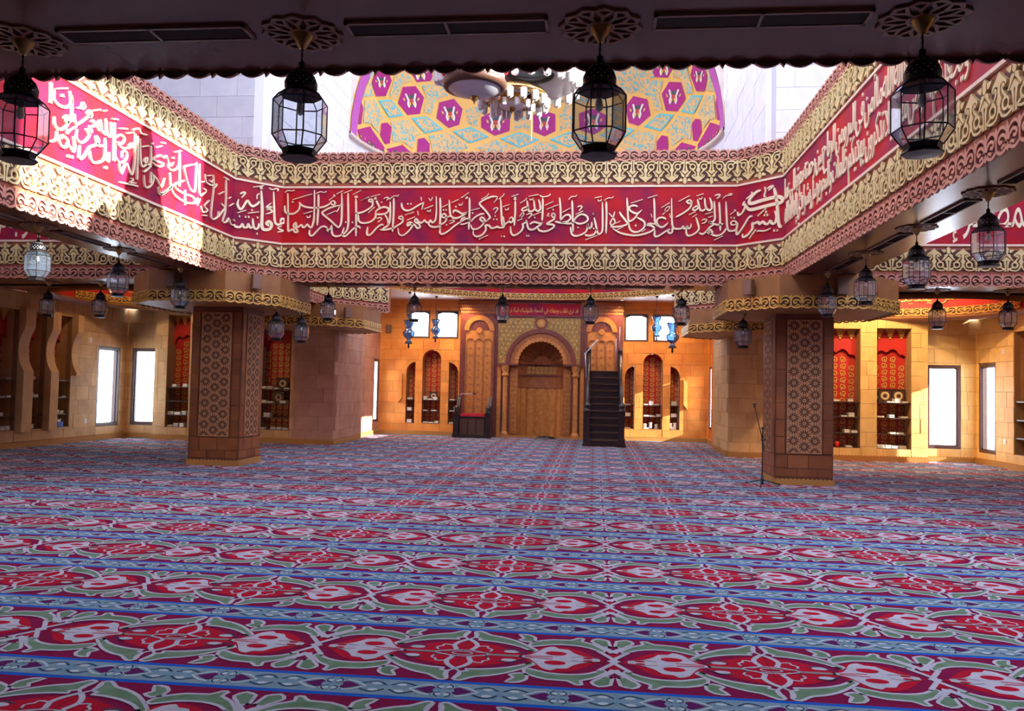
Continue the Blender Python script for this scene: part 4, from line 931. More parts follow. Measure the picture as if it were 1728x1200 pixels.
# ================================================================ THINGS
# ---------------------------------------------------------------- columns with star lattice
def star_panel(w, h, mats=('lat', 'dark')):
    """solid screen of twelve-petalled stars, shade of their holes drawn as dark flats"""
    b = MB(); b.box(-w / 2, w / 2, -.022, 0, 0, h, 0)
    cx_, rz_ = w / 3.25, .205
    def petal(x, z, a, r0, r1, wd):
        pts = [(r0, 0), (r0 + (r1 - r0) * .35, wd), (r1 * .96, wd * .75), (r1 + .012, 0), (r1 * .96, -wd * .75), (r0 + (r1 - r0) * .35, -wd)]
        P = [(x + p[0] * math.cos(a) - p[1] * math.sin(a), z + p[0] * math.sin(a) + p[1] * math.cos(a)) for p in pts]
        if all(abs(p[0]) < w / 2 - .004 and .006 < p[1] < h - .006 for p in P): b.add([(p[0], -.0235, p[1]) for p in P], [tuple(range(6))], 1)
    rows = int(h / rz_) + 1
    for c in (-1, 0, 1):
        for r in range(rows + 1):
            x = c * cx_; z = (r + (.5 if c == 0 else 0)) * rz_ + .02
            for k in range(12): petal(x, z, pi / 12 + k * pi / 6, .026, .088, .0115)
            P = [(x + .009 * math.cos(k * pi / 4), z + .009 * math.sin(k * pi / 4)) for k in range(8)]
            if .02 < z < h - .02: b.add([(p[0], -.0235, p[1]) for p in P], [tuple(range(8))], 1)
    for c in (-1.5, -.5, .5, 1.5):
        for r in range(2 * rows + 2):
            x = c * cx_; z = r * rz_ / 2 + .02 + rz_ / 4 * 0
            for k in range(3): petal(x, z, k * 2 * pi / 3 + (pi / 3 if (r % 2) else 0), .008, .024, .008)
    return b.mesh('lattice_panel', mats)
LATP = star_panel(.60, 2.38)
MT['colblock'] = mat('orange_column_block', (.27, .085, .025), .45, col2=(.20, .06, .02), scale=3, rnd=.25)
_cb = MB().box(0, 1, 0, 1, 0, 1).mesh('stone_block', 'colblock')
_sp = None
def speaker_box(loc, rz, label):
    e = empty('wall_speaker', loc, rz); tag(e, label, 'speaker')
    MB().box(-.085, .085, -.10, 0, -.13, .13).build('cabinet', 'spk', e); MB().box(-.07, .07, -.106, -.10, -.115, .115).build('grille', 'vent', e)
    b = MB(); b.box(-.02, .02, -.002, .035, -.02, .02); b.build('bracket', 'black', e)
def octagon(cx, cy, hx, hy, c): return [(cx - hx + c, cy - hy), (cx + hx - c, cy - hy), (cx + hx, cy - hy + c), (cx + hx, cy + hy - c), (cx + hx - c, cy + hy), (cx - hx + c, cy + hy), (cx - hx, cy + hy - c), (cx - hx, cy - hy + c)]
def capital(parent, pts, z0, z1, org):
    b = MB(); b.prismz(pts, z0, z1); b.build('capital', 'plaster', parent, (-org[0], -org[1], 0))
    n = len(pts)
    for i in range(n):
        p0, p1 = pts[i], pts[(i + 1) % n]; d = Vector((p1[0] - p0[0], p1[1] - p0[1])); L = d.length; d.normalize()
        k = max(1, round(L / .40))
        for j in range(k):
            x = (j + .5) * L / k
            link('gold_ornament', GLACE, parent, (p0[0] + d.x * x - org[0], p0[1] + d.y * x - org[1], z0 - .03), math.atan2(d.y, d.x), (L / k / .40, 1, 1.05))
for s in (-1, 1):
    cx, cy = s * 5.48, 15.27
    e = empty('stone_column', (cx, cy, 0))
    tag(e, 'square umber column with star lattice screens, ' + ('free of any stand, towards the dim shelved wall' if s < 0 else 'with the microphone stand at its foot'), 'column')
    MB().box(-.5, .5, -.5, .5, 0, 3.06).build('shaft', 'colstone', e)
    R = random.Random(20 + s)
    for f in range(4):
        rz = f * pi / 2; ca, sa = math.cos(rz), math.sin(rz)
        def at(x, y): return (x * ca - y * sa, x * sa + y * ca)
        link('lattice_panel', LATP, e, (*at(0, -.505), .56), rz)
        if f in (0, 1, 3):
            rows = [(.15, .29), (.30, .53)] + [(.56 + .3 * i, .56 + .3 * i + .285) for i in range(8)]
            for ri, (z0, z1) in enumerate(rows):
                cuts = ([-.49, -.12, .24, .49] if ri == 0 else [-.49, -.28, .08, .49]) if ri < 2 else None
                segs = [(cuts[i], cuts[i + 1]) for i in range(3)] if cuts else [(-.49, -.33), (.33, .49)]
                for a, c in segs: link('stone_block', _cb, e, (*at(a + .008, -.512), z0), rz, (c - a - .016, .02, z1 - z0))
        b = MB(); n = 14; pts = [(-.515, 0)] + [(-.515 + 1.03 * i / (2 * n), .12 * (.8 if i % 2 else 1.0)) for i in range(2 * n + 1)] + [(.515, 0)]
        b.prism(pts[::-1], -.53, -.49); o = b.build('base_band', 'gilt_base', e, (0, 0, 0), rz)
    capital(e, octagon(s * 5.48, 15.05, 1.43, 1.5, .72), 3.05, 3.58, (cx, cy))
    NTRIM[0] += 1; ep = empty('trim_%d' % NTRIM[0], (s * 5.5, 20.3, 3.0)); tag(ep, kind='structure')
    pts = octagon(s * 5.5, 20.3, 1.5, 1.5, .70)
    b = MB(); b.prismz(pts, .05, .58); b.build('corbel_block', 'plaster', ep, (-s * 5.5, -20.3, 0))
    for i in range(8):
        p0, p1 = pts[i], pts[(i + 1) % 8]; d = Vector((p1[0] - p0[0], p1[1] - p0[1])); L = d.length; d.normalize(); k = max(1, round(L / .4))
        for j in range(k): link('gold_ornament', GLACE, ep, (p0[0] + d.x * (j + .5) * L / k - s * 5.5, p0[1] + d.y * (j + .5) * L / k - 20.3, .02), math.atan2(d.y, d.x), (L / k / .4, 1, 1.05))
# small loudspeakers on the capitals
speaker_box((-4.36, 13.88, 3.42), pi / 4, 'small brown loudspeaker on the capital beside the violet inscription panel')
speaker_box((-5.75, 13.55, 3.40), 0, 'small brown loudspeaker on the shaded face of the column capital, above the lattice')
speaker_box((4.36, 13.88, 3.40), -pi / 4, 'small brown loudspeaker on the capital above the microphone stand')
speaker_box((5.75, 13.55, 3.38), 0, 'dark loudspeaker on the capital face hidden behind the end lantern')
speaker_box((-4.30, 19.08, 3.36), pi / 4, 'small loudspeaker on the lit face of the rosy pier capital')
speaker_box((-5.6, 18.8, 3.36), 0, 'small loudspeaker on the dim face of the rosy pier capital')
speaker_box((4.9, 18.8, 3.36), 0, 'small loudspeaker on the tan pier capital')
speaker_box((-5.15, QY, 3.52), 0, 'grey loudspeaker high on the orange wall by the arched windows')

# ---------------------------------------------------------------- mihrab
def star_inlay(b, x, z, r, mi, y, n=8):
    pts = [((r if k % 2 == 0 else r * .55) * math.cos(k * pi / n + .2), (r if k % 2 == 0 else r * .55) * math.sin(k * pi / n + .2)) for k in range(2 * n)]
    b.prism([(x + p[0], z + p[1]) for p in pts], y, y + .012, mi)
def scroll_panel(name, w, h, parent, loc, m='gold', unitw=.13, unith=.2, th=.011):
    """columns of small scrolls"""
    b = MB(); nx = max(1, round(w / unitw)); nz = max(1, round(h / unith)); dx, dz = w / nx, h / nz
    for i in range(nx):
        for j in range(nz):
            cx, cz = (i + .5) * dx, (j + .5) * dz; s = 1 if j % 2 == 0 else -1
            q = smooth([(cx - s * dx * .30, cz + dz * .45), (cx + s * dx * .30, cz + dz * .25), (cx + s * dx * .28, cz - dz * .18), (cx - s * dx * .08, cz - dz * .2), (cx - s * dx * .02, cz + dz * .06), (cx + s * dx * .12, cz + dz * .04)], 2)
            b.ribbon(q, th, -.012, 0, sides=False); b.ribbon([(cx - s * dx * .3, cz + dz * .45), (cx - s * dx * .36, cz + dz * .1), (cx - s * dx * .18, cz - dz * .42)], th * .9, -.012, 0, sides=False)
    o = b.build(name, m, parent, loc); o['kind'] = 'stuff'; return o
mh = empty('mihrab', (0, QY, 0)); tag(mh, 'tall carved wooden prayer niche with ribbed half dome and gold spandrels', 'mihrab')
def part(name, m, fn, parent=mh):
    b = MB(); fn(b); return b.build(name, m, parent)
# body with the arched opening left free
def body(b):
    b.box(-2.69, -1.02, -.12, .0, 0, 4.5); b.box(1.02, 2.66, -.12, .0, 0, 4.5); b.box(-1.02, 1.02, -.12, 0, 3.45, 4.5)
    r = 1.02
    for s in (-1, 1):
        pts = [(s * r * math.cos(pi / 2 * i / 14), 2.42 + r * math.sin(pi / 2 * i / 14)) for i in range(15)] + [(s * r, 3.45)]
        b.prism(pts, -.12, 0)
part('backing', 'wood_d', body)
part('inscription_board', 'wood_d', lambda b: b.box(-1.45, 1.34, -.16, -.12, 3.98, 4.46))
part('inscription_field', 'red', lambda b: b.box(-1.38, 1.27, -.172, -.16, 4.02, 4.40))
_tm, _tw = text_mesh('gilt_inscription', 'قد نرى تقلب وجهك في السماء فلنولينك قبلة ترضاها'.split(), 'gold', .02)
link('gilt_inscription', _tm, mh, (-1.3, -.175, 4.12), 0, (2.5 / _tw, .4, .22))
# gold spandrel with ring studs
def spandrel(b):
    r = 1.16
    for s in (-1, 1):
        x1 = s * 1.42 if s < 0 else 1.28
        pts = [(s * r * math.cos(pi / 2 * i / 14), 2.42 + r * math.sin(pi / 2 * i / 14)) for i in range(15)]
        pts = [p for p in pts if p[0] * s <= abs(x1)] + [(0, 3.92), (x1, 3.92), (x1, 2.42)]
        b.prism(pts, -.145, -.12)
MT['mosaic'] = mat('gold_mosaic', (.46, .27, .06), .4, metal=.2, col2=(.16, .10, .05), scale=34, detail=2, lo=.46, hi=.6)
sp = part('spandrel', 'mosaic', spandrel)
bs = MB()
for i in range(-9, 9):
    for j in range(11):
        x = (i + (.5 if j % 2 else 0)) * .155; z = 2.5 + j * .142
        if -1.36 < x < 1.22 and z < 3.86 and math.hypot(x, z - 2.42) > 1.24 and math.hypot(x, z - 3.78) > .26:
            bs.lathe([(.018, -.02), (.018, 0), (.034, 0), (.034, -.02)], 8, 0, (0, 0))
            n = 8 * 4; vv = bs.v[-n:]; bs.v[-n:] = [(x + p[0], -.147 + p[2] * 0 - (.012 if p[2] == 0 else 0), z + p[1]) for p in vv]
bs.build('ring_studs', 'cream', sp)['kind'] = 'stuff'
def ringarc(b, r0, r1, y0, y1, a0=0, a1=pi, n=28, c=(0, 2.42)):
    for i in range(n):
        t0, t1 = a0 + (a1 - a0) * i / n, a0 + (a1 - a0) * (i + 1) / n
        b.prism([(c[0] + r0 * math.cos(t0), c[1] + r0 * math.sin(t0)), (c[0] + r1 * math.cos(t0), c[1] + r1 * math.sin(t0)), (c[0] + r1 * math.cos(t1), c[1] + r1 * math.sin(t1)), (c[0] + r0 * math.cos(t1), c[1] + r0 * math.sin(t1))], y0, y1)
part('arch_ring', 'wood_d', lambda b: ringarc(b, 1.02, 1.16, -.18, -.1))
part('arch_band', 'wood', lambda b: ringarc(b, .82, 1.03, -.13, .08))
for k in range(19):
    a = pi * (k + .5) / 19; x, z = .80 * math.cos(a), 2.42 + .80 * math.sin(a)
    b = MB(); b.prism([(x + .072 * math.cos(q * pi / 5), z + .072 * math.sin(q * pi / 5)) for q in range(10)], -.15, -.02); b.build('scallop', 'wood_l', mh)
part('roundel', 'wood_d', lambda b: ringarc(b, .15, .22, -.185, -.12, 0, 2 * pi, 24, (-.01, 3.77)))
def rmed(b):
    b.prism([(-.01 + .15 * math.cos(q * pi / 10), 3.77 + .15 * math.sin(q * pi / 10)) for q in range(20)], -.15, -.12, 0); star_inlay(b, -.01, 3.77, .12, 1, -.162)
b = MB(); rmed(b); b.build('roundel_star', ['wood_l', 'gold'], mh)
# ribbed shell of the niche head
b = MB(); NR, ns = 19, 6; nt = NR * 4
v = []
for i in range(ns + 1):
    s_ = .36 + .64 * i / ns
    for j in range(nt + 1):
        th = pi * j / nt; fl_c = .05 * abs(math.sin(NR * th / 1.0 / 1.0 * .5 * 1)) * s_
        v.append((.80 * s_ * math.cos(th), .08 + .62 * math.sqrt(max(0, 1 - s_ * s_)) + .0 - fl_c + .03, 2.42 + .80 * s_ * math.sin(th)))
b.add(v, [(i * (nt + 1) + j, i * (nt + 1) + j + 1, (i + 1) * (nt + 1) + j + 1, (i + 1) * (nt + 1) + j) for i in range(ns) for j in range(nt)], 0, False)
b.build('ribbed_shell', 'wood', mh)
b = MB(); v = []
for i in range(6):
    s_ = .38 * i / 5
    for j in range(17): th = pi * j / 16; v.append((.8 * s_ * math.cos(th), .60 - .10 * (s_ / .38) + .02, 2.42 + .8 * s_ * math.sin(th)))
b.add(v, [(i * 17 + j, i * 17 + j + 1, (i + 1) * 17 + j + 1, (i + 1) * 17 + j) for i in range(5) for j in range(16)], 0, True); b.build('shell_heart', 'wood', mh)
# niche drum: frieze, band, fluted lower wall
def curved(b, r, d, z0, z1, flutes=0, depth=.0, n=48):
    v = []
    for j in range(n + 1):
        th = pi * j / n; k = 1 - (depth * abs(math.sin(flutes * th)) if flutes else 0); 
        for z in (z0, z1): v.append((r * k * math.cos(th), .04 + d * k * math.sin(th), z))
    b.add(v, [(2 * j, 2 * j + 1, 2 * j + 3, 2 * j + 2) for j in range(n)], 0, True)
part('niche_frieze', 'wood', lambda b: curved(b, .76, .64, 2.04, 2.42)); part('niche_band', 'wood', lambda b: curved(b, .75, .63, 1.62, 2.04))
part('fluted_wall', 'wood_l', lambda b: curved(b, .75, .63, 0, 1.62, 7, .09, 84))
for z in (1.62, 2.04, 2.40): part('niche_moulding', 'wood_d', lambda b, z=z: [curved(b, .73, .61, z - .025, z + .025)])
o = scroll_panel('frieze_scrolls', 1.0, .26, mh, (-.5, .50, 2.09), 'gold', .14, .13, .008)
# jambs, colonnettes, capitals
for s in (-1, 1):
    j = part('jamb', 'wood', lambda b: b.box(min(s * .74, s * 1.0), max(s * .74, s * 1.0), -.14, .06, .10, 2.36))
    scroll_panel('jamb_scrolls', .22, 2.1, j, (min(s * .76, s * .98), -.145, .18), 'wood_l', .11, .15, .012)
    c = (s * 1.15, -.20)
    part('colonnette', 'wood_l', lambda b: b.lathe([(.085, .20), (.075, .6), (.075, 1.9), (.07, 1.98)], 14, 0, c))
    part('colonnette_base', 'wood_l', lambda b: (b.lathe([(.12, .06), (.13, .10), (.12, .15), (.09, .20)], 14, 0, c), b.box(c[0] - .14, c[0] + .14, c[1] - .14, -.1, .0, .06)))
    part('colonnette_capital', 'wood_l', lambda b: (b.lathe([(.07, 1.98), (.12, 2.02), (.12, 2.08), (.085, 2.12), (.13, 2.22), (.145, 2.32), (.145, 2.36)], 14, 0, c)))
    part('impost', 'wood_d', lambda b: b.box(min(s * .72, s * 1.42), max(s * .72, s * 1.42), -.34, -.10, 2.36, 2.42))
    part('outer_post', 'wood_l', lambda b: b.box(min(s * 1.30, s * 1.42), max(s * 1.30, s * 1.42), -.20, -.1, 0, 2.36))
    # tall side panel with a fan head and three slim arches
    cx = -2.05 if s < 0 else 1.97; hw = .46
    part('side_panel', 'wood_l', lambda b: b.box(cx - hw, cx + hw, -.15, -.12, .2, 3.5))
    part('panel_border', 'wood_d', lambda b: (b.box(cx - hw - .06, cx - hw, -.19, -.12, .1, 3.5), b.box(cx + hw, cx + hw + .06, -.19, -.12, .1, 3.5)))
    part('fan_arch', 'wood_l', lambda b: ringarc(b, .34, .50, -.19, -.12, 0, pi, 22, (cx, 3.5)))
    part('fan_ground', 'wood', lambda b: b.prism([(cx + .35 * math.cos(pi * q / 16), 3.5 + .35 * math.sin(pi * q / 16)) for q in range(17)], -.14, -.12))
    for q in range(7):
        a0, a1 = pi * q / 7 + .05, pi * (q + 1) / 7 - .05; am = (a0 + a1) / 2
        part('fan_leaf', 'wood_d', lambda b: b.prism([(cx + .12 * math.cos(a0), 3.5 + .12 * math.sin(a0)), (cx + .29 * math.cos(a0), 3.5 + .29 * math.sin(a0)), (cx + .335 * math.cos(am), 3.5 + .335 * math.sin(am)), (cx + .29 * math.cos(a1), 3.5 + .29 * math.sin(a1)), (cx + .12 * math.cos(a1), 3.5 + .12 * math.sin(a1))], -.158, -.14))
    part('fan_boss', 'wood_l', lambda b: b.prism([(cx + .10 * math.cos(pi * q / 8), 3.5 + .10 * math.sin(pi * q / 8)) for q in range(16)], -.20, -.12))
    for k in (-1, 0, 1):
        ax = cx + k * .285; aw = .115
        part('slim_arch', 'wood', lambda b: ringarc(b, aw, aw + .028, -.185, -.15, 0, pi, 10, (ax, 3.10)))
        for t in (-1, 1): part('arch_stile', 'wood', lambda b: b.box(ax + t * (aw + .014) - .014, ax + t * (aw + .014) + .014, -.185, -.15, .3, 3.10))
        pl = part('slim_panel', 'wood_l', lambda b: b.box(ax - aw, ax + aw, -.158, -.15, .3, 3.14))
        for q in range(11): 
            b = MB(); star_inlay(b, ax, .5 + q * .24, .05, 0, -.168); b.build('star_rosette', 'wood', pl)
    # honeycomb cornice of pegs
    x0, x1 = (-2.69, -1.47) if s < 0 else (1.36, 2.66)
    part('cornice', 'wood', lambda b: [b.box(x0 - .02 * k, x1 + .02 * k if s > 0 else x1, -.13 - .03 * k, -.1, 4.06 + .11 * k, 4.06 + .11 * (k + 1)) for k in range(4)])
    bpeg = MB()
    for k in range(4):
        n = 16
        for q in range(n):
            xx = x0 + .04 + (x1 - x0 - .08) * (q + (.5 if k % 2 else .2)) / n; zz = 4.10 + .11 * k; yy = -.13 - .03 * k
            bpeg.prism([(xx, zz - .03), (xx + .018, zz), (xx, zz + .03), (xx - .018, zz)], yy - .02, yy)
    bpeg.build('cornice_pegs', 'wood_l', mh)['kind'] = 'stuff'
part('niche_sun_block', 'wood_d', lambda b: (b.box(-1.0, 1.0, .80, .86, 0, 3.45), b.box(-1.0, -.94, .0, .80, 0, 3.45), b.box(.94, 1.0, .0, .80, 0, 3.45), b.box(-1.0, 1.0, .0, .86, 3.4, 3.45)))  # unseen box behind the niche, added to stop sun leaking in
part('plinth', 'wood_l', lambda b: (b.box(-1.42, -.74, -.22, -.02, 0, .08), b.box(.74, 1.42, -.22, -.02, 0, .08)))
part('sill', 'wood_l', lambda b: b.box(-.76, .76, .0, .06, 0, .06))
part('top_moulding', 'wood_d', lambda b: b.box(-2.74, 2.71, -.26, 0, 4.47, 4.52))

# ---------------------------------------------------------------- minbar stair
mb_ = empty('minbar', (2.06, 23.0, 0)); tag(mb_, 'dark ebony pulpit stair with newel posts, right against the carved wooden panels', 'pulpit')
NS = 11; rise, run = 2.22 / NS, 2.35 / NS
for i in range(NS):
    b = MB(); b.box(-.43, .43, .08 + i * run, .08 + (i + 1) * run + (.55 if i == NS - 1 else 0.02), 0 if i < 2 else (i - 1) * rise, (i + 1) * rise - .035); st = b.build('step', 'ebony', mb_)
    MB().box(-.43, .43, .055 + i * run, .08 + (i + 1) * run + (.55 if i == NS - 1 else 0), (i + 1) * rise - .035, (i + 1) * rise).build('tread', 'walnut_d', st)
for s in (-1, 1):
    x0, x1 = sorted((s * .44, s * .54))
    b = MB(); pts = [(.12, 0), (2.95, 0), (2.95, 2.72), (2.45, 2.72), (.12, .95)]
    n = len(pts); v = [(x0, p[0], p[1]) for p in pts] + [(x1, p[0], p[1]) for p in pts]
    b.add(v, [tuple(range(n)), tuple(range(2 * n - 1, n - 1, -1))] + [((i + 1) % n, i, i + n, (i + 1) % n + n) for i in range(n)]); b.build('side_panel', 'ebony', mb_)
    b = MB(); 
    b.box(x0 - .03, x1 + .03, .0, .16, .22, 1.02); nw = b.build('newel_post', 'ebony', mb_)
    b = MB(); b.prismz([(x0 - .07, -.06), (x1 + .07, -.06), (x1 + .07, .22), (x0 - .07, .22)], 0, .10); b.prismz([(x0 - .05, -.04), (x1 + .05, -.04), (x1 + .05, .2), (x0 - .05, .2)], .10, .24); b.build('newel_foot', 'ebony', nw)
    b = MB(); cx = (x0 + x1) / 2
    b.lathe([(.115, 1.0), (.115, 1.05), (.07, 1.08), (.11, 1.14), (.11, 1.19), (.06, 1.24), (.035, 1.28), (.001, 1.31)], 12, 0, (cx, .08)); b.build('newel_cap', 'ebony', nw)
    b = MB(); b.tube([(cx, .12, 1.0), (cx, 2.45, 2.76), (cx, 2.95, 2.76)], .045, 8); b.build('handrail', 'ebony', mb_)
    b = MB(); b.box(x0 - .02, x1 + .02, 2.40, 2.54, 2.0, 2.86); b.lathe([(.08, 2.86), (.06, 2.92), (.001, 2.97)], 10, 0, (cx, 2.47)); b.build('landing_post', 'ebony', mb_)
b = MB(); b.tube([(.47, 2.47, 2.9), (.47, 2.47, 3.62)], .018, 6); b.tube([(.36, 2.55, 2.3), (.36, 2.55, 3.25)], .012, 6); b.build('staff', 'silver', mb_)
b = MB(); b.tube([(-.62, 2.3, 2.72), (-.22, 2.35, 3.2)], .022, 6); b.build('boom', 'silver', mb_)
b = MB(); b.tube([(-.55, 2.3, 2.0), (-.6, 2.3, 2.78)], .02, 6); b.build('boom_post', 'silver', mb_)

# ---------------------------------------------------------------- low preaching chair
ch = empty('preaching_chair', (-2.10, 25.45, 0)); tag(ch, 'low dark preaching chair with red cushion, left of the prayer niche', 'chair')
MB().box(-.42, .42, .02, .62, .0, .68).build('seat_box', 'ebony', ch)
for k in range(3): MB().box(-.40 + .27 * k, -.40 + .27 * k + .24, 0, .025, .10, .60).build('front_panel', 'walnut_d', ch)
MB().box(-.44, .44, -.14, .02, 0, .10).build('foot_step', 'ebony', ch)
b = MB(); b.prismz([(-.40, .0), (.40, .0), (.40, .58), (-.40, .58)], .68, .74); b.prismz([(-.37, .03), (.37, .03), (.37, .55), (-.37, .55)], .74, .765); b.build('cushion', 'fabric', ch)
for s in (-1, 1):
    x0, x1 = sorted((s * .43, s * .60)); cx = (x0 + x1) / 2
    b = MB(); pts = [(-.02, 0), (.62, 0), (.62, 1.30), (.52, 1.32), (.42, 1.22), (.30, 1.02), (.12, .95), (-.02, .93)]
    n = len(pts); v = [(x0 + .03, p[0], p[1]) for p in pts] + [(x1 - .03, p[0], p[1]) for p in pts]
    b.add(v, [tuple(range(n)), tuple(range(2 * n - 1, n - 1, -1))] + [((i + 1) % n, i, i + n, (i + 1) % n + n) for i in range(n)]); b.build('side', 'ebony', ch)
    b = MB(); b.box(x0 - .02, x1 + .02, -.14, .08, 0, .14); b.box(x0, x1, -.12, .04, .14, .80)
    b.lathe([(.09, .80), (.105, .84), (.07, .88), (.10, .94), (.08, .99), (.001, 1.03)], 12, 0, (cx, -.04)); b.build('arm_post', 'ebony', ch)
mc = empty('gooseneck_microphone', (-2.60, 25.97, 1.335)); tag(mc, 'thin silver gooseneck microphone reaching across the preaching chair', 'microphone')
b = MB(); b.tube([(0, 0, 0), (.05, -.05, .06), (.2, -.12, .05), (.45, -.2, .07)], .010, 6); b.build('gooseneck', 'silver', mc)
b = MB(); b.tube([(.45, -.2, .07), (.56, -.23, .07)], [.018, .024], 8); b.build('capsule', 'black', mc)
MB().lathe([(.04, -.01), (.04, .01), (.001, .02)], 10).build('mount', 'black', mc)
# dark cloth lying before the niche
b = MB(); rr = random.Random(5); nx, ny = 14, 6; v = []
for j in range(ny + 1):
    for i in range(nx + 1):
        e_ = min(i, nx - i, j, ny - j); v.append((-.32 + .64 * i / nx + rr.uniform(-.015, .015), -.11 + .22 * j / ny + rr.uniform(-.015, .015), .006 + (0 if e_ == 0 else rr.uniform(.02, .085))))
b.add(v, [(j * (nx + 1) + i, j * (nx + 1) + i + 1, (j + 1) * (nx + 1) + i + 1, (j + 1) * (nx + 1) + i) for j in range(ny) for i in range(nx)], 0, True)
tag(b.build('folded_cloth', 'black', None, (.22, 25.95, .008)), 'crumpled dark cloth lying on the carpet before the prayer niche', 'cloth')

# ---------------------------------------------------------------- shelved niches with books
_bk = {}
def book_mesh(kind):
    """closed book lying flat: boards, spine, page block; unit 1 x 1 x 1 scaled later"""
    if kind in _bk: return _bk[kind]
    b = MB()
    b.box(0, 1, 0, 1, 0, .10); b.box(0, 1, 0, 1, .90, 1); b.box(0, 1, .94, 1, .10, .90)
    b.lathe([(.4, 0), (.4, 1)], 8, 0, (.0, .0)) if False else None
    me = b.mesh('cover', MT['covers'][kind]); p = MB().box(.03, .97, .03, .94, .10, .90).mesh('page_block', 'paper'); _bk[kind] = (me, p); return me, p
CNAMES = ['grey', 'white', 'navy', 'brown', 'green']
def book(loc, rz, size, kind, label, group):
    me, p = book_mesh(kind); e = empty('book', loc, rz); tag(e, label, 'book', group)
    link('cover', me, e, (0, 0, 0), 0, size); link('page_block', p, e, (0, 0, 0), 0, size)
def niche(w, h, depth, shelves, name, label, where, style='q', books=True, seed=0, density=.6, arch=None):
    """fittings of one niche: patterned back, shelves; the books on them are things of their own"""
    x0, x1, z0, z1 = h[:4]; wd = x1 - x0
    M_ = w.matrix_basis if False else Matrix.Translation(w.location) @ Matrix.Rotation(w.rotation_euler.z, 4, 'Z')
    o = M_ @ Vector(((x0 + x1) / 2, 0, z0)); e = empty('niche_bookshelf', o, w.rotation_euler.z); tag(e, label, 'bookshelf')
    hgt = z1 - z0; hw = wd / 2 - .004
    MB().box(-hw, hw, depth, depth + .03, 0, hgt - .005).build('back_panel', 'red2', e)
    MB().box(-hw, hw, .02, depth, .0, .012).build('bottom_board', 'shelf', e)
    if w in (wsl, wsr):
        for s_ in (-1, 1): MB().box(min(s_ * hw, s_ * (hw + .02)), max(s_ * hw, s_ * (hw + .02)), .15, depth + .03, 0, hgt).build('side_board', 'stone', e)
        MB().box(-hw - .02, hw + .02, .15, depth + .03, hgt - .004, hgt + .02).build('top_board', 'stone', e)
        MB().box(-hw - .02, hw + .02, .15, depth + .03, -.02, 0).build('base_board', 'stone', e)
    top = hgt - .1 if style == 'q' else hgt * .66
    if style == 'w': top = hgt * .70
    n = max(1, round(wd / .19)); sw = wd / n
    for i in range(n):
        tt = top + (.0 if style == 'q' else (.22 if 0 < i < n - 1 else 0)) - (.12 if style == 'q' and n > 1 and i != n // 2 else 0) - (.2 if style == 'q' and n == 1 else 0)
        scroll_panel('gold_scroll', sw * .80, tt - .02, e, (-hw + sw * (i + .10), depth - .002, .015), 'gold', sw * .80, .17, .0125)
    if style == 'w':
        b = MB(); m_ = 24                                           # scalloped pelmet
        zz = lambda x: top + .30 + .10 * abs(math.sin(pi * 2.5 * (x / wd + .5))) - .22 * (abs(x) / hw) ** 3
        pts = [(-hw + 2 * hw * k / m_, zz(-hw + 2 * hw * k / m_)) for k in range(m_ + 1)] + [(hw, hgt - .01), (-hw, hgt - .01)]
        b.prism(pts, depth - .10, depth - .07); b.build('scalloped_pelmet', 'red2', e)
        for k in range(3):
            cx = -hw + wd * (k + .5) / 3; b = MB()
            for r_, (ww, dz) in enumerate(((.10, .07), (.075, .13), (.05, .19), (.025, .24))): b.box(cx - ww, cx + ww, depth - .16 + .01 * r_, depth - .09, hgt - dz, hgt - dz + .07)
            b.build('gilt_stalactite', 'gold', e)
    for sz in shelves: MB().box(-hw, hw, .03, depth, sz - z0 - .014, sz - z0 + .014).build('shelf_board', 'shelf', e)
    R = random.Random(seed)
    if books:
        for si, sz in enumerate([z0 + .012] + [s + .014 for s in shelves]):
            x = -hw + .03
            while x < hw - .12:
                if R.random() < density:
                    kind = R.choice([0, 0, 1, 1, 1, 3, 0, 4]); L = R.uniform(.12, .19); z = sz; 
                    if x + L > hw: break
                    for _ in range(R.choice([1, 1, 2, 2, 3])):
                        t = R.uniform(.025, .05); p = M_ @ Vector(((x0 + x1) / 2 + x, .06, z))
                        lev = 'lowest' if si == 0 else ['lower', 'middle', 'upper'][min(si - 1, 2)] if len(shelves) == 3 else ['lower', 'upper'][min(si - 1, 1)]
                        book(p, w.rotation_euler.z, (L, .2, t), kind, '%s book lying on the %s shelf of the %s' % (CNAMES[kind], lev, where), 'books in the %s' % where); z += t + .001
                    x += L + R.uniform(.01, .04)
                else: x += R.uniform(.08, .2)
    return e, M_
names_q = {(-1, 'q-'): 'slim niche nearest the grey loudspeaker', (-1, 'm'): 'arched niche nearest the preaching chair', (-1, 'q+'): 'slim niche behind the preaching chair',
           (1, 'q+'): 'slim niche behind the pulpit stair', (1, 'm'): 'arched niche near the sunlit corner', (1, 'q-'): 'slim niche near the sunlit corner'}
for k, h in enumerate(q_niche):
    wn = names_q[(h[5], h[4])]
    niche(wq, h, .40, [.78, 1.15], wn, 'shelves with red and gold scroll back in the ' + wn, wn, 'q', seed=30 + k, density=.85)
wing_l = ['tall niche beside the dim window', 'tall niche beside the rosy pier']
for k, (a, c, z0, z1) in enumerate(LN):
    niche(wwl, (a + 10.28, c + 10.28, z0, z1), .42, [.67, 1.05, 1.43], wing_l[k], 'red and gold backed shelves in the ' + wing_l[k], wing_l[k], 'w', seed=50 + k, density=.6)
wing_r = ['golden niche beside the microphone column', 'golden niche beside the bright window']
for k, (a, c, z0, z1) in enumerate(RN):
    niche(wwr, (a - 6.28, c - 6.28, z0, z1), .42, [.67, 1.07, 1.45], wing_r[k], 'red and gold backed shelves in the ' + wing_r[k], wing_r[k], 'w', seed=60 + k, density=.6)
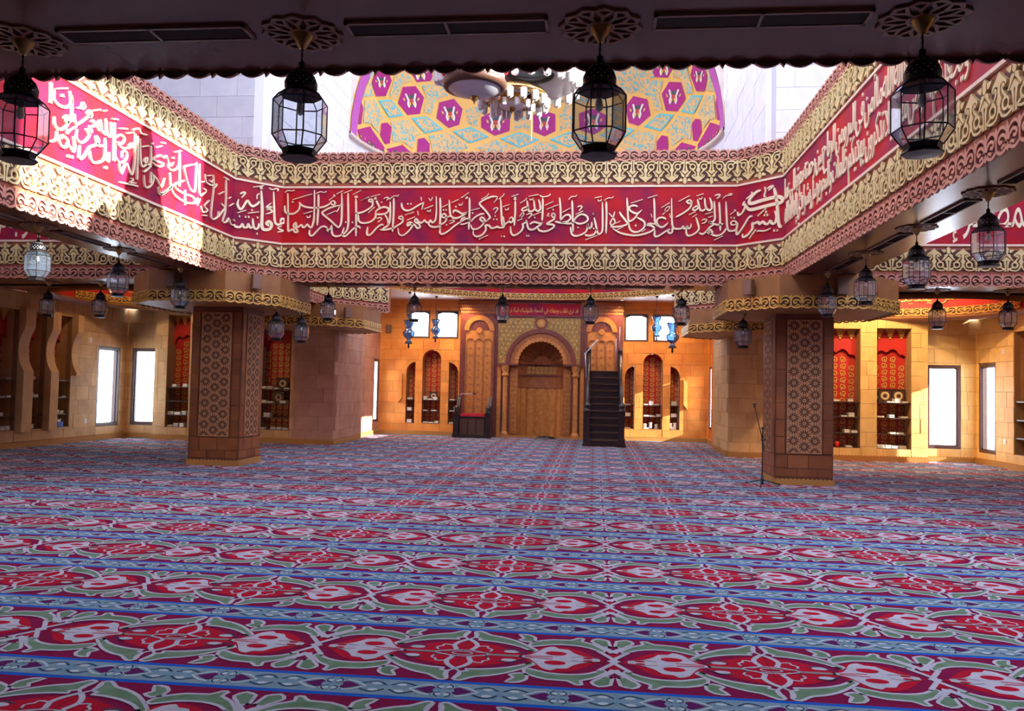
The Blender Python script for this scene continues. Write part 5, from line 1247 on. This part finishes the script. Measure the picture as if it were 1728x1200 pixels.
wave = ['wavy niche farthest from the window', 'middle wavy niche', 'wavy niche closest to the window']
for k in range(3):
    niche(wsl, hl[k + 1], .42, [.72, 1.13, 1.55], wave[k], 'dark shelves in the ' + wave[k], wave[k], 'w', seed=70 + k, density=.65)
niche(wsr, hr[1], .42, [.72, 1.13, 1.55], 'niche', 'shelved niche in the golden side wall beyond the last window', 'niche of the golden side wall', 'w', seed=80, books=False)
# framed medallions standing on shelves
def plaque(loc, rz, size, label):
    e = empty('medallion_plaque', loc, rz); tag(e, label, 'plaque'); s = size
    MB().box(-s, s, 0, .025, 0, 2 * s).build('board', 'walnut_d', e)
    b = MB(); [b.box(*q, -.012, 0, *r) for q, r in (((-s, -s * .86), (0, 2 * s)), ((s * .86, s), (0, 2 * s)), ((-s * .86, s * .86), (0, s * .14)), ((-s * .86, s * .86), (2 * s - s * .14, 2 * s)))]; b.build('rim', 'ironp', e)
    b = MB(); b.prism([(s * .62 * math.cos(pi * q / 10), s + s * .62 * math.sin(pi * q / 10)) for q in range(20)], -.012, 0); m_ = b.build('medallion', 'lat2', e)
    b = MB(); star_inlay(b, 0, s, s * .4, 0, -.024, 8); b.build('star', 'walnut_d', m_)
plaque((-6.72, WY + .28, 1.445), .05, .155, 'dark square plaque with round medallion, on the upper shelf by the rosy pier')
plaque((-6.80, WY + .22, 1.065), -.03, .155, 'dark square plaque with pale medallion, on the middle shelf by the rosy pier')
plaque((9.05, WY + .16, 1.465), .0, .165, 'brown medallion plaque on the upper golden shelf, beside the white stack')
plaque((9.38, WY + .18, 1.465), .0, .165, 'brown medallion plaque on the upper golden shelf, against the niche end wall')
plaque((8.82, WY + .2, 1.465), .0, .12, 'small brown medallion plaque on the upper golden shelf, at the bright jamb')
plaque((-3.62, QY + .26, 1.165), .0, .135, 'dark medallion plaque on the upper shelf of the arched orange niche')
# odd things in the niches
e = empty('tissue_box', (-11.22, 18.5, .412), pi / 2); tag(e, 'blue and white tissue box in the bottom of a wavy niche', 'box')
MT['bluebox'] = mat('blue_card', (.06, .12, .5), .5)
MB().box(-.13, .08, .0, .14, 0, .13).build('carton', 'bluebox', e); b = MB(); b.prism([(-.05, .13), (.05, .13), (.08, .2), (.0, .17), (-.04, .21)], .06, .065, back=True); b.build('tissue', 'white', e)
e = empty('red_tin', (7.86, WY + .06, .322)); tag(e, 'small red tin on the bottom of the golden niche', 'tin')
MB().lathe([(.05, 0), (.055, .01), (.055, .09), (.05, .1), (.001, .1)], 12).build('can', 'redtoy', e); MB().lathe([(.058, .095), (.058, .12), (.03, .13), (.001, .13)], 12).build('lid', 'redtoy', e)
# white jars at the bottom of the sunlit niches
for x, g in ((3.42, .14), (3.60, .18), (3.78, .13), (4.24, .17), (4.38, .19)):
    e = empty('white_pot', (x, QY + .12, .395)); tag(e, 'white pot standing at the bottom of a sunlit orange niche', 'pot', 'white pots in the sunlit niches')
    MB().lathe([(.001, 0), (.045, 0), (.055, g * .35), (.05, g * .75), (.055, g)], 12).build('pot_body', 'white', e); MB().lathe([(.06, g), (.06, g + .015), (.001, g + .025)], 12).build('lid', 'white', e)
# sockets on the side walls
def socket(loc, rz, label):
    e = empty('wall_socket', loc, rz); tag(e, label, 'socket'); MB().box(-.06, .06, -.014, 0, -.06, .06).build('plate', 'white', e); MB().box(-.035, .035, -.02, -.014, -.03, .03).build('insert', 'paper', e)
socket((-WX - .005, 19.55, .52), pi / 2, 'white double socket low on the dim wall between window and wavy niche')
socket((-WX - .005, 19.62, 2.62), pi / 2, 'small white plate high on the dim wall between window and wavy niche')
socket((WX + .005, 19.85, .62), -pi / 2, 'white socket low on the golden side wall')
socket((WX + .005, 19.9, 2.72), -pi / 2, 'small white plate high on the golden side wall')

# ---------------------------------------------------------------- lanterns
def rosette_mesh():
    """openwork ceiling rose, twelve-pointed"""
    b = MB(); R0 = .225; n = 12; t = .012
    def flat(pts): b.prismz(pts, -t, 0)
    for k in range(n):
        a = 2 * pi * k / n; h = pi / n
        P = lambda r, th: (r * math.cos(a + th), r * math.sin(a + th))
        flat([P(.205, -h * .95), P(.232, 0), P(.205, h * .95), P(.190, h * .95), P(.196, 0), P(.190, -h * .95)])
        flat([P(.075, -.10), P(.13, -.10), P(.195, -h), P(.202, -h + .09), P(.135, .08), P(.075, .10)])
        flat([P(.13, -.09), P(.205, h - .07), P(.20, h), P(.12, .1)])
    b.lathe([(.08, -t), (.08, 0)], 24); b.lathe([(.001, -t), (.08, -t)], 24)
    return b.mesh('ceiling_rose', 'rosew')
ROSE = rosette_mesh()
def build_lantern(full=True):
    """eight-sided glass lantern hanging from its origin at the ceiling"""
    e = empty('hanging_lantern'); N = 8; zt = -.20
    if full: link('ceiling_rose', ROSE, e)
    MB().lathe([(.001, -.09), (.018, -.088), (.03, -.06), (.055, -.03), (.062, 0)], 14).build('canopy', 'brass', e)
    b = MB(); b.tube([(0, 0, -.085), (0, 0, zt + .03)], .005, 6)
    for k in range(3): b.ball((0, 0, -.10 - .03 * k), .009, 6, 4)
    b.build('chain', 'iron', e)
    d = MB().lathe([(.001, zt + .035), (.018, zt + .03), (.016, zt), (.04, zt - .015), (.075, zt - .05), (.092, zt - .09), (.090, zt - .125), (.085, zt - .135)], 16)
    cap = d.build('dome_cap', 'iron', e)
    if full:
        b = MB(); rr = random.Random(4)
        for i in range(16):
            for j in range(5):
                a = 2 * pi * (i + .5 * (j % 2)) / 16; tt = (j + .5) / 5; r = .05 + .044 * math.sin(tt * pi / 2); z = zt - .028 - .095 * tt; s = .0065 * rr.uniform(.7, 1.3)
                c = Vector((r * math.cos(a), r * math.sin(a), z)) * 1.0; t1 = Vector((-math.sin(a), math.cos(a), 0)); up = Vector((-.4 * math.cos(a), -.4 * math.sin(a), 1)).normalized()
                o = Vector((math.cos(a), math.sin(a), .5)) * .004
                b.add([c + o + t1 * s, c + o + up * s, c + o - t1 * s, c + o - up * s], [(0, 1, 2, 3)])
        b.build('cap_piercing', 'silver', cap)['kind'] = 'stuff'
    z1, z2, z3, z4 = zt - .135, zt - .16, zt - .20, zt - .40
    z5, z6, z7 = zt - .475, zt - .50, zt - .515
    rp = [(.092, z1), (.118, z2), (.150, z3), (.150, z4), (.098, z5)]
    MB().lathe([(.086, z1 + .004), (.095, z1 - .002), (.118, z2)], N, 0, off=pi / 8, smooth=False).build('roof_skirt', 'ironp', e)
    fr = MB()
    def corner(r, z, k): a = 2 * pi * (k + .5) / N; return (r * math.cos(a), r * math.sin(a), z)
    for k in range(N):
        fr.tube([corner(r, z, k) for r, z in rp[1:]], .0042, 4, caps=False, smooth=False)
        for r, z in rp[1:]: fr.tube([corner(r, z, k), corner(r, z, k + 1)], .0042, 4, caps=False, smooth=False)
    fr.build('leading', 'iron', e)
    for (ra, za), (rb, zb), nm in ((rp[1], rp[2], 'shoulder_pane'), (rp[2], rp[3], 'side_pane'), (rp[3], rp[4], 'lower_pane')):
        if full:
            a0, a1 = (pi / 8, pi / 8 + 2 * pi / N)
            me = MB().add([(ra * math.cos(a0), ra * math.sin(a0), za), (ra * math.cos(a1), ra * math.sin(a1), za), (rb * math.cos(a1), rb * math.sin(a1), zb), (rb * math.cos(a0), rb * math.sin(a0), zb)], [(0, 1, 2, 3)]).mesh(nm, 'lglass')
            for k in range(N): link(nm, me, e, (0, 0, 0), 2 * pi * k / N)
        else:
            a0, a1 = (pi / 8, pi / 8 + 2 * pi / N)
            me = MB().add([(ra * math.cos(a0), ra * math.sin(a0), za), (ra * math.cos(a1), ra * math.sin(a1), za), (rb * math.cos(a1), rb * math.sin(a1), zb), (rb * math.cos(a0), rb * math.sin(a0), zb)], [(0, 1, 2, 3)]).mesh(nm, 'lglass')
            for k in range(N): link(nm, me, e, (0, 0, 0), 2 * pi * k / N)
    MB().lathe([(.098, z5), (.088, z6), (.105, z7), (.10, z7 - .008), (.001, z7 - .012)], N, 0, off=pi / 8, smooth=False).build('base_plate', 'iron', e)
    b = MB(); b.lathe([(.02, z1), (.02, z1 - .06), (.012, z1 - .07), (.001, z1 - .07)], 8); b.build('bulb_holder', 'iron', e)
    MB().lathe([(.001, z1 - .14), (.018, z1 - .13), (.024, z1 - .11), (.016, z1 - .075), (.012, z1 - .07)], 8).build('bulb', 'white', e)
    return e
LA = build_lantern(True); _first = [True]
def lantern(loc, label, group, rz=0.0, src=None, drop=0.0):
    if src is None:
        if _first[0]: o = LA; _first[0] = False
        else: o = copy_tree(LA)
    else: o = copy_tree(src)
    o.location = (loc[0], loc[1], loc[2] - .001); o.rotation_euler.z = rz; tag(o, label, 'lantern', group); return o
ORD = ['first', 'second', 'third', 'fourth', 'fifth']
for x, bh_ in ((-1.62, 'in front of the sunlit inscription'), (.08, 'in front of the blank white bay wall'), (1.76, 'in front of the painted dome'), (3.44, 'in front of the shaded red beam')):
    lantern((x, 4.33, ZB), 'large dark lantern under the near brown beam, ' + bh_, 'lanterns under the near beam', .1)
for k, y in enumerate((13.4, 11.55, 9.78, 8.06)): lantern((5.49, y, ZB), 'glass lantern under the shaded golden-wing beam, %s from the microphone column' % ORD[k], 'lanterns under the golden side beam', .25)
for k, y in enumerate((13.35, 11.5, 9.72)): lantern((-5.49, y, ZB), 'glass lantern under the sunlit inscription beam, %s from the lattice column' % ORD[k], 'lanterns under the sunlit beam', .2)
for k, x in enumerate((-3.52, -1.78, -.04, 1.66, 3.38)): lantern((x, 15.42, ZB), 'bluish lantern under the beam before the prayer niche, %s from the rosy pier side' % ORD[k], 'lanterns under the far beam', .15)
for x, bh_ in ((8.02, 'beside the shelved niches'), (9.25, 'beside the corner windows')): lantern((x, 15.46, ZB), 'glass lantern under the golden wing beam, ' + bh_, 'lanterns of the golden wing', .3)
for x, bh_ in ((-9.5, 'before the wavy shelved niches'), (-8.35, 'before the plain stone beside the window')): lantern((x, 15.46, ZB), 'dim lantern under the brown wing beam, ' + bh_, 'lanterns of the dim wing', .3)
# smaller lanterns under the capitals have no ceiling rose
LB = copy_tree(LA)
for c in list(LB.children):
    if c.name.startswith('ceiling_rose'): bpy.data.objects.remove(c)
    elif c.name.startswith('chain'): c.scale = (1, 1, .62)
_lb = [True]
def lantern_small(loc, label):
    o = LB if _lb[0] else copy_tree(LB); _lb[0] = False
    o.location = (loc[0], loc[1], loc[2] - .001); tag(o, label, 'lantern', 'lanterns under the capitals')
    for c in o.children:
        if not c.name.startswith(('chain', 'canopy')): c.location.z = .09
    return o
lantern_small((-4.30, 14.75, 3.05), 'glass lantern hanging under the capital of the column by the dim wing')
lantern_small((-4.08, 20.0, 3.05) if False else (-4.10, 15.55, 3.05), 'white-edged glass lantern hanging under the same capital, nearer the rosy pier')
lantern_small((4.42, 14.85, 3.05), 'glass lantern hanging under the capital above the microphone stand')

# ---------------------------------------------------------------- air vents in the soffits
def vent(loc, rz, label, group, L=1.12, wd=.17):
    e = empty('air_vent', loc, rz); tag(e, label, 'vent', group)
    b = MB(); t = .018
    for q in ((-L / 2, L / 2, -wd / 2, -wd / 2 + .018), (-L / 2, L / 2, wd / 2 - .018, wd / 2), (-L / 2, -L / 2 + .018, -wd / 2, wd / 2), (L / 2 - .018, L / 2, -wd / 2, wd / 2), (-.008, .008, -wd / 2, wd / 2)): b.box(*q, -t, 0)
    b.build('frame', 'vent', e)
    for s in (-1, 1): MB().box(min(s * .008, s * (L / 2 - .018)), max(s * .008, s * (L / 2 - .018)), -wd / 2 + .018, wd / 2 - .018, -.004, 0).build('duct', 'dark', e)
    for k in range(4):
        y = -wd / 2 + .018 + (wd - .036) * (k + .5) / 4; b = MB(); b.add([(-L / 2 + .02, y - .012, -.005), (L / 2 - .02, y - .012, -.005), (L / 2 - .02, y + .006, -.015), (-L / 2 + .02, y + .006, -.015)], [(0, 1, 2, 3)]); b.build('slat', 'slat', e)
for x, bh_ in ((-.77, 'the sunlit inscription'), (.92, 'the chandelier'), (2.60, 'the shaded red beam')): vent((x, 4.28, ZB - .001), 0, 'long slotted air vent in the near brown soffit, towards ' + bh_, 'vents in the near soffit')
for k, y in enumerate((12.5, 10.66, 8.92, 7.15)): vent((5.49, y, ZB - .001), pi / 2, 'slotted vent above the golden side lanterns, %s from the microphone column' % ORD[k], 'vents in the golden side soffit')
for k, y in enumerate((12.4, 10.6, 8.8)): vent((-5.49, y, ZB - .001), pi / 2, 'slotted vent under the sunlit inscription beam, %s from the lattice column' % ORD[k], 'vents in the sunlit beam')
for k, x in enumerate((-2.65, -.9, .82, 2.5)): vent((x, 15.42, ZB - .001), 0, 'slotted vent in the far soffit before the niche, %s from the rosy pier side' % ORD[k], 'vents in the far soffit')

# ---------------------------------------------------------------- blue glass mosque lamps before the qibla windows
def mosque_lamp(loc, zc, label, h=.62, m='bglass'):
    e = empty('glass_mosque_lamp', (loc[0], loc[1], zc)); tag(e, label, 'hanging lamp')
    k = h / .62
    prof = [(.02, 0), (.10, .02), (.055, .09), (.05, .12), (.12, .17), (.165, .25), (.16, .31), (.09, .37), (.075, .41), (.11, .50), (.15, .62)]
    MB().lathe([(r * k, z * k) for r, z in prof], 16).build('vase', m, e)
    b = MB(); b.lathe([(.15 * k, .61 * k), (.158 * k, .62 * k), (.15 * k, .63 * k)], 16); b.lathe([(.10 * k, -.005), (.11 * k, .0), (.10 * k, .02 * k)], 16); b.build('rim', 'ironp', e)
    for q in range(3):
        a = 2 * pi * q / 3; b = MB(); b.tube([(.16 * k * math.cos(a), .16 * k * math.sin(a), .30 * k), (.09 * k * math.cos(a), .09 * k * math.sin(a), .70 * k), (0, 0, 1.0 * k)], .006, 5); b.build('suspension', 'ironp', e)
    top = loc[2] - zc; b = MB(); b.tube([(0, 0, 1.0 * k), (0, 0, top)], .006, 5); b.lathe([(.001, top - .07), (.05, top - .02), (.05, top)], 10); b.ball((0, 0, k), .02, 6, 4); b.build('hanger', 'iron', e)
    b = MB(); b.lathe([(.001, -.14 * k), (.03 * k, -.10 * k), (.02 * k, -.03 * k), (.03 * k, 0)], 10); b.build('finial', 'ironp', e)
def ml(px, y, z, label, h):
    x = on_y(px, 560, y).x; mosque_lamp((x, y, 4.52), z, label, h)
ml(690, 24.35, 2.92, 'dark blue glass mosque lamp beside the window edge near the grey loudspeaker', .72)
ml(735, 25.4, 3.16, 'bright turquoise glass mosque lamp in front of a shining window', .6)
ml(1108, 24.75, 3.28, 'vase-shaped blue glass lamp hanging between the two lit windows', .62)
ml(1135, 24.35, 2.92, 'blue glass mosque lamp in front of the sunlit wall behind a lantern', .74)

# ---------------------------------------------------------------- great chandelier
C0 = on_y(872, 178, VC); cd = empty('chandelier', (C0.x, VC, C0.z)); tag(cd, 'huge white crystal chandelier with silver dishes hanging in the central void', 'chandelier')
def dish(c, R, m, name, fm='brass'):
    b = MB(); b.lathe([(.03, c[2] - .13 * R / .4), (R * .35, c[2] - .115 * R / .4), (R * .75, c[2] - .05), (R * .92, c[2] + .0)], 32, 0, (c[0], c[1])); o = b.build(name, m, cd)
    MB().lathe([(R * .84, c[2] - .03), (R * .97, c[2] - .02), (R * 1.06, c[2] + .03), (R, c[2] + .07)], 32, 0, (c[0], c[1])).build('dish_rim', fm, o)
    b = MB(); b.ball((c[0], c[1], c[2] - .13 * R / .4), .05, 10, 6); b.lathe([(.001, c[2] - .15 * R / .4 - .07), (.03, c[2] - .15 * R / .4)], 8, 0, (c[0], c[1])); b.build('dish_boss', 'brass', o)
D1 = on_y(801, 147, VC - .75); D1 = (D1.x - C0.x, -.75, D1.z - C0.z)
dish(D1, .365, 'silver', 'hanging_dish', 'walnut_d'); dish((-.06, .0, .03), .20, 'crystal', 'lower_dish', 'goldm')
b = MB(); b.lathe([(.34, D1[2] + .06), (.36, D1[2] + .30), (.30, D1[2] + .5), (.05, D1[2] + .8)], 28, 0, (D1[0], D1[1])); b.build('dish_drum', 'white', cd)
for k in range(10): a = 2 * pi * k / 10; b = MB(); b.ball((D1[0] + .36 * math.cos(a), D1[1] + .36 * math.sin(a), D1[2] + .17), .035, 8, 5); b.build('drum_jewel', 'redtoy', cd)
MB().lathe([(.22, .12), (.40, .06), (.44, .10), (.40, .16), (.22, .18)], 32, 0, (-.04, 0)).build('gilt_ring', 'goldm', cd)
MB().lathe([(.30, .42), (.60, .30), (.66, .36), (.60, .46), (.30, .52)], 32, 0, (.16, .1)).build('upper_ring', 'white', cd)
_pr = MB().lathe([(.001, -.10), (.032, -.085), (.036, -.01), (.03, 0), (.001, .005)], 6, smooth=False).mesh('crystal_drop', 'crystal')
_pl = MB().lathe([(.001, -.22), (.034, -.20), (.042, 0), (.001, .005)], 6, smooth=False).mesh('crystal_drop', 'crystal')
for k in range(16): a = 2 * pi * k / 16; link('crystal_drop', _pr, cd, (-.04 + .42 * math.cos(a), .42 * math.sin(a), .08), 0, (1.15, 1.15, 1.4))
for k in range(10): a = 2 * pi * k / 10; link('crystal_drop', _pr, cd, (-.05 + .25 * math.cos(a), .25 * math.sin(a), .02), 0, (1, 1, 1.1))
for r_, z_, n_, cx_ in ((.62, .40, 20, .16), (.56, .55, 18, .16), (.66, .62, 22, .18), (.50, .75, 16, .16), (.70, .80, 22, .18), (.66, .98, 20, .16)):
    for k in range(n_): a = 2 * pi * (k + .3) / n_; link('crystal_drop', _pl, cd, (cx_ + r_ * math.cos(a), .1 + r_ * math.sin(a), z_), 0, (1.25, 1.25, 1))
for k in range(7): a = 2 * pi * k / 7; link('crystal_drop', _pl, cd, (D1[0] - .42 + .06 * math.cos(a), D1[1] + .25 + .06 * math.sin(a), D1[2] + .33), 0, (1.7, 1.7, .9))
MB().lathe([(.25, .45), (.52, .65), (.55, 1.1), (.4, 1.7), (.1, 2.4)], 28, 0, (.16, .1)).build('crystal_basket', 'crystal', cd)
for s in (-1, 1): b = MB(); b.tube([(.1, .1, .6), (D1[0] * .5, -.35, .9), (D1[0], D1[1], D1[2] + .7)], .02, 6); b.build('scroll_arm', 'goldm', cd) if s < 0 else None
b = MB(); b.tube([(.1, .1, 1.2), (.1, .1, TOPZ - C0.z - .002)], .02, 6); b.build('suspension_rod', 'brass', cd)
b = MB(); b.tube([(.20, -.1, .1), (.20, -.1, -.48)], .004, 4); b.build('pull_cord', 'white', cd)

# ---------------------------------------------------------------- microphone stand by the column
ms = empty('microphone_stand', (4.72, 14.55, 0)); tag(ms, 'black tripod microphone stand with tilted boom beside the lattice column', 'microphone stand')
for k in range(3):
    a = .25 + k * 2 * pi / 3; b = MB(); b.tube([(0, 0, .10), (.32 * math.cos(a), .32 * math.sin(a), .015)], .011, 6); lg = b.build('leg', 'black', ms)
    b = MB(); b.ball((.32 * math.cos(a), .32 * math.sin(a), .018), .018, 6, 4); b.build('rubber_foot', 'black', lg)
b = MB(); b.tube([(0, 0, .02), (0, 0, .16)], .024, 8); b.build('hub', 'black', ms)
b = MB(); b.tube([(0, 0, .1), (0, 0, .80)], .010, 8); b.build('pole', 'iron', ms)
b = MB(); b.ball((0, 0, .80), .028, 8, 6); b.tube([(0, -.03, .80), (.06, -.03, .80)], .010, 6); b.build('clutch', 'black', ms)
b = MB(); b.tube([(.03, 0, .60), (0, 0, .80), (-.14, 0, 1.38)], .009, 6); b.build('boom', 'iron', ms)
b = MB(); b.tube([(-.14, 0, 1.36), (-.145, 0, 1.42)], .016, 8); b.tube([(-.175, 0, 1.415), (-.11, 0, 1.42)], .014, 6); b.build('microphone_clip', 'black', ms)
b = MB(); b.tube([(0, 0, .82), (.0, -.02, .98)], [.012, .010], 8); mcx = b.build('lower_microphone', 'black', ms)
b = MB(); b.ball((0, -.02, 1.0), .028, 8, 6); b.build('grille_ball', 'ironp', mcx)

# ---------------------------------------------------------------- warm fill spots added to brighten the bay and the wings
MT['lens'] = mat('lit_lens', (1, .9, .7), .4); _b = MT['lens'].node_tree.nodes['Principled BSDF']; _b.inputs['Emission Color'].default_value = (1, .82, .55, 1); _b.inputs['Emission Strength'].default_value = 4.0
def fillspot(loc, aim, power, col, label, group, spread=110, size=.08):  # added warm spot with fixture, brightens the walls
    e = empty('added_fillspot', loc); tag(e, label, 'fillspot', group)
    MB().lathe([(.055, -.02), (.075, -.012), (.08, 0), (.05, 0)], 16).build('bezel', 'white', e); MB().lathe([(.001, -.012), (.052, -.012)], 16).build('lens', 'lens', e)
    ld = bpy.data.lights.new('fillspot_beam', 'SPOT'); ld.energy = power; ld.color = col; ld.spot_size = math.radians(spread); ld.spot_blend = .8; ld.shadow_soft_size = size
    o = link('fillspot_beam', ld, e, (0, 0, -.04)); o.rotation_euler = (Vector(aim) - Vector(loc)).to_track_quat('-Z', 'Y').to_euler()
WARM = (1.0, .66, .34)
for s in (-1, 1):
    sd = 'near the grey loudspeaker' if s < 0 else 'near the sunlit corner'
    for x, y in ((4.75, 24.1), (4.0, 25.0), (2.6, 25.9)): fillspot((s * x, y, 4.52), (s * (x - .6), 26.4, 0.9), 190, WARM, 'small warm ceiling downlight added in the pale soffit ' + sd, 'added fill spots of the qibla bay')
for s, pw in ((-1, 90), (1, 420)):
    for k in range(3):
        a = math.radians(60 + 60 * k); p = (s * 8.55 + 1.2 * math.cos(a), 18.42 + 1.2 * math.sin(a) - .6, 4.82)
        fillspot(p, (s * 9.0 + 1.8 * math.cos(a), 21.0, 1.5), pw, WARM, 'warm downlight added in the red drum of the %s wing ceiling' % ('dim' if s < 0 else 'golden'), 'added fill spots of the wings', 130)
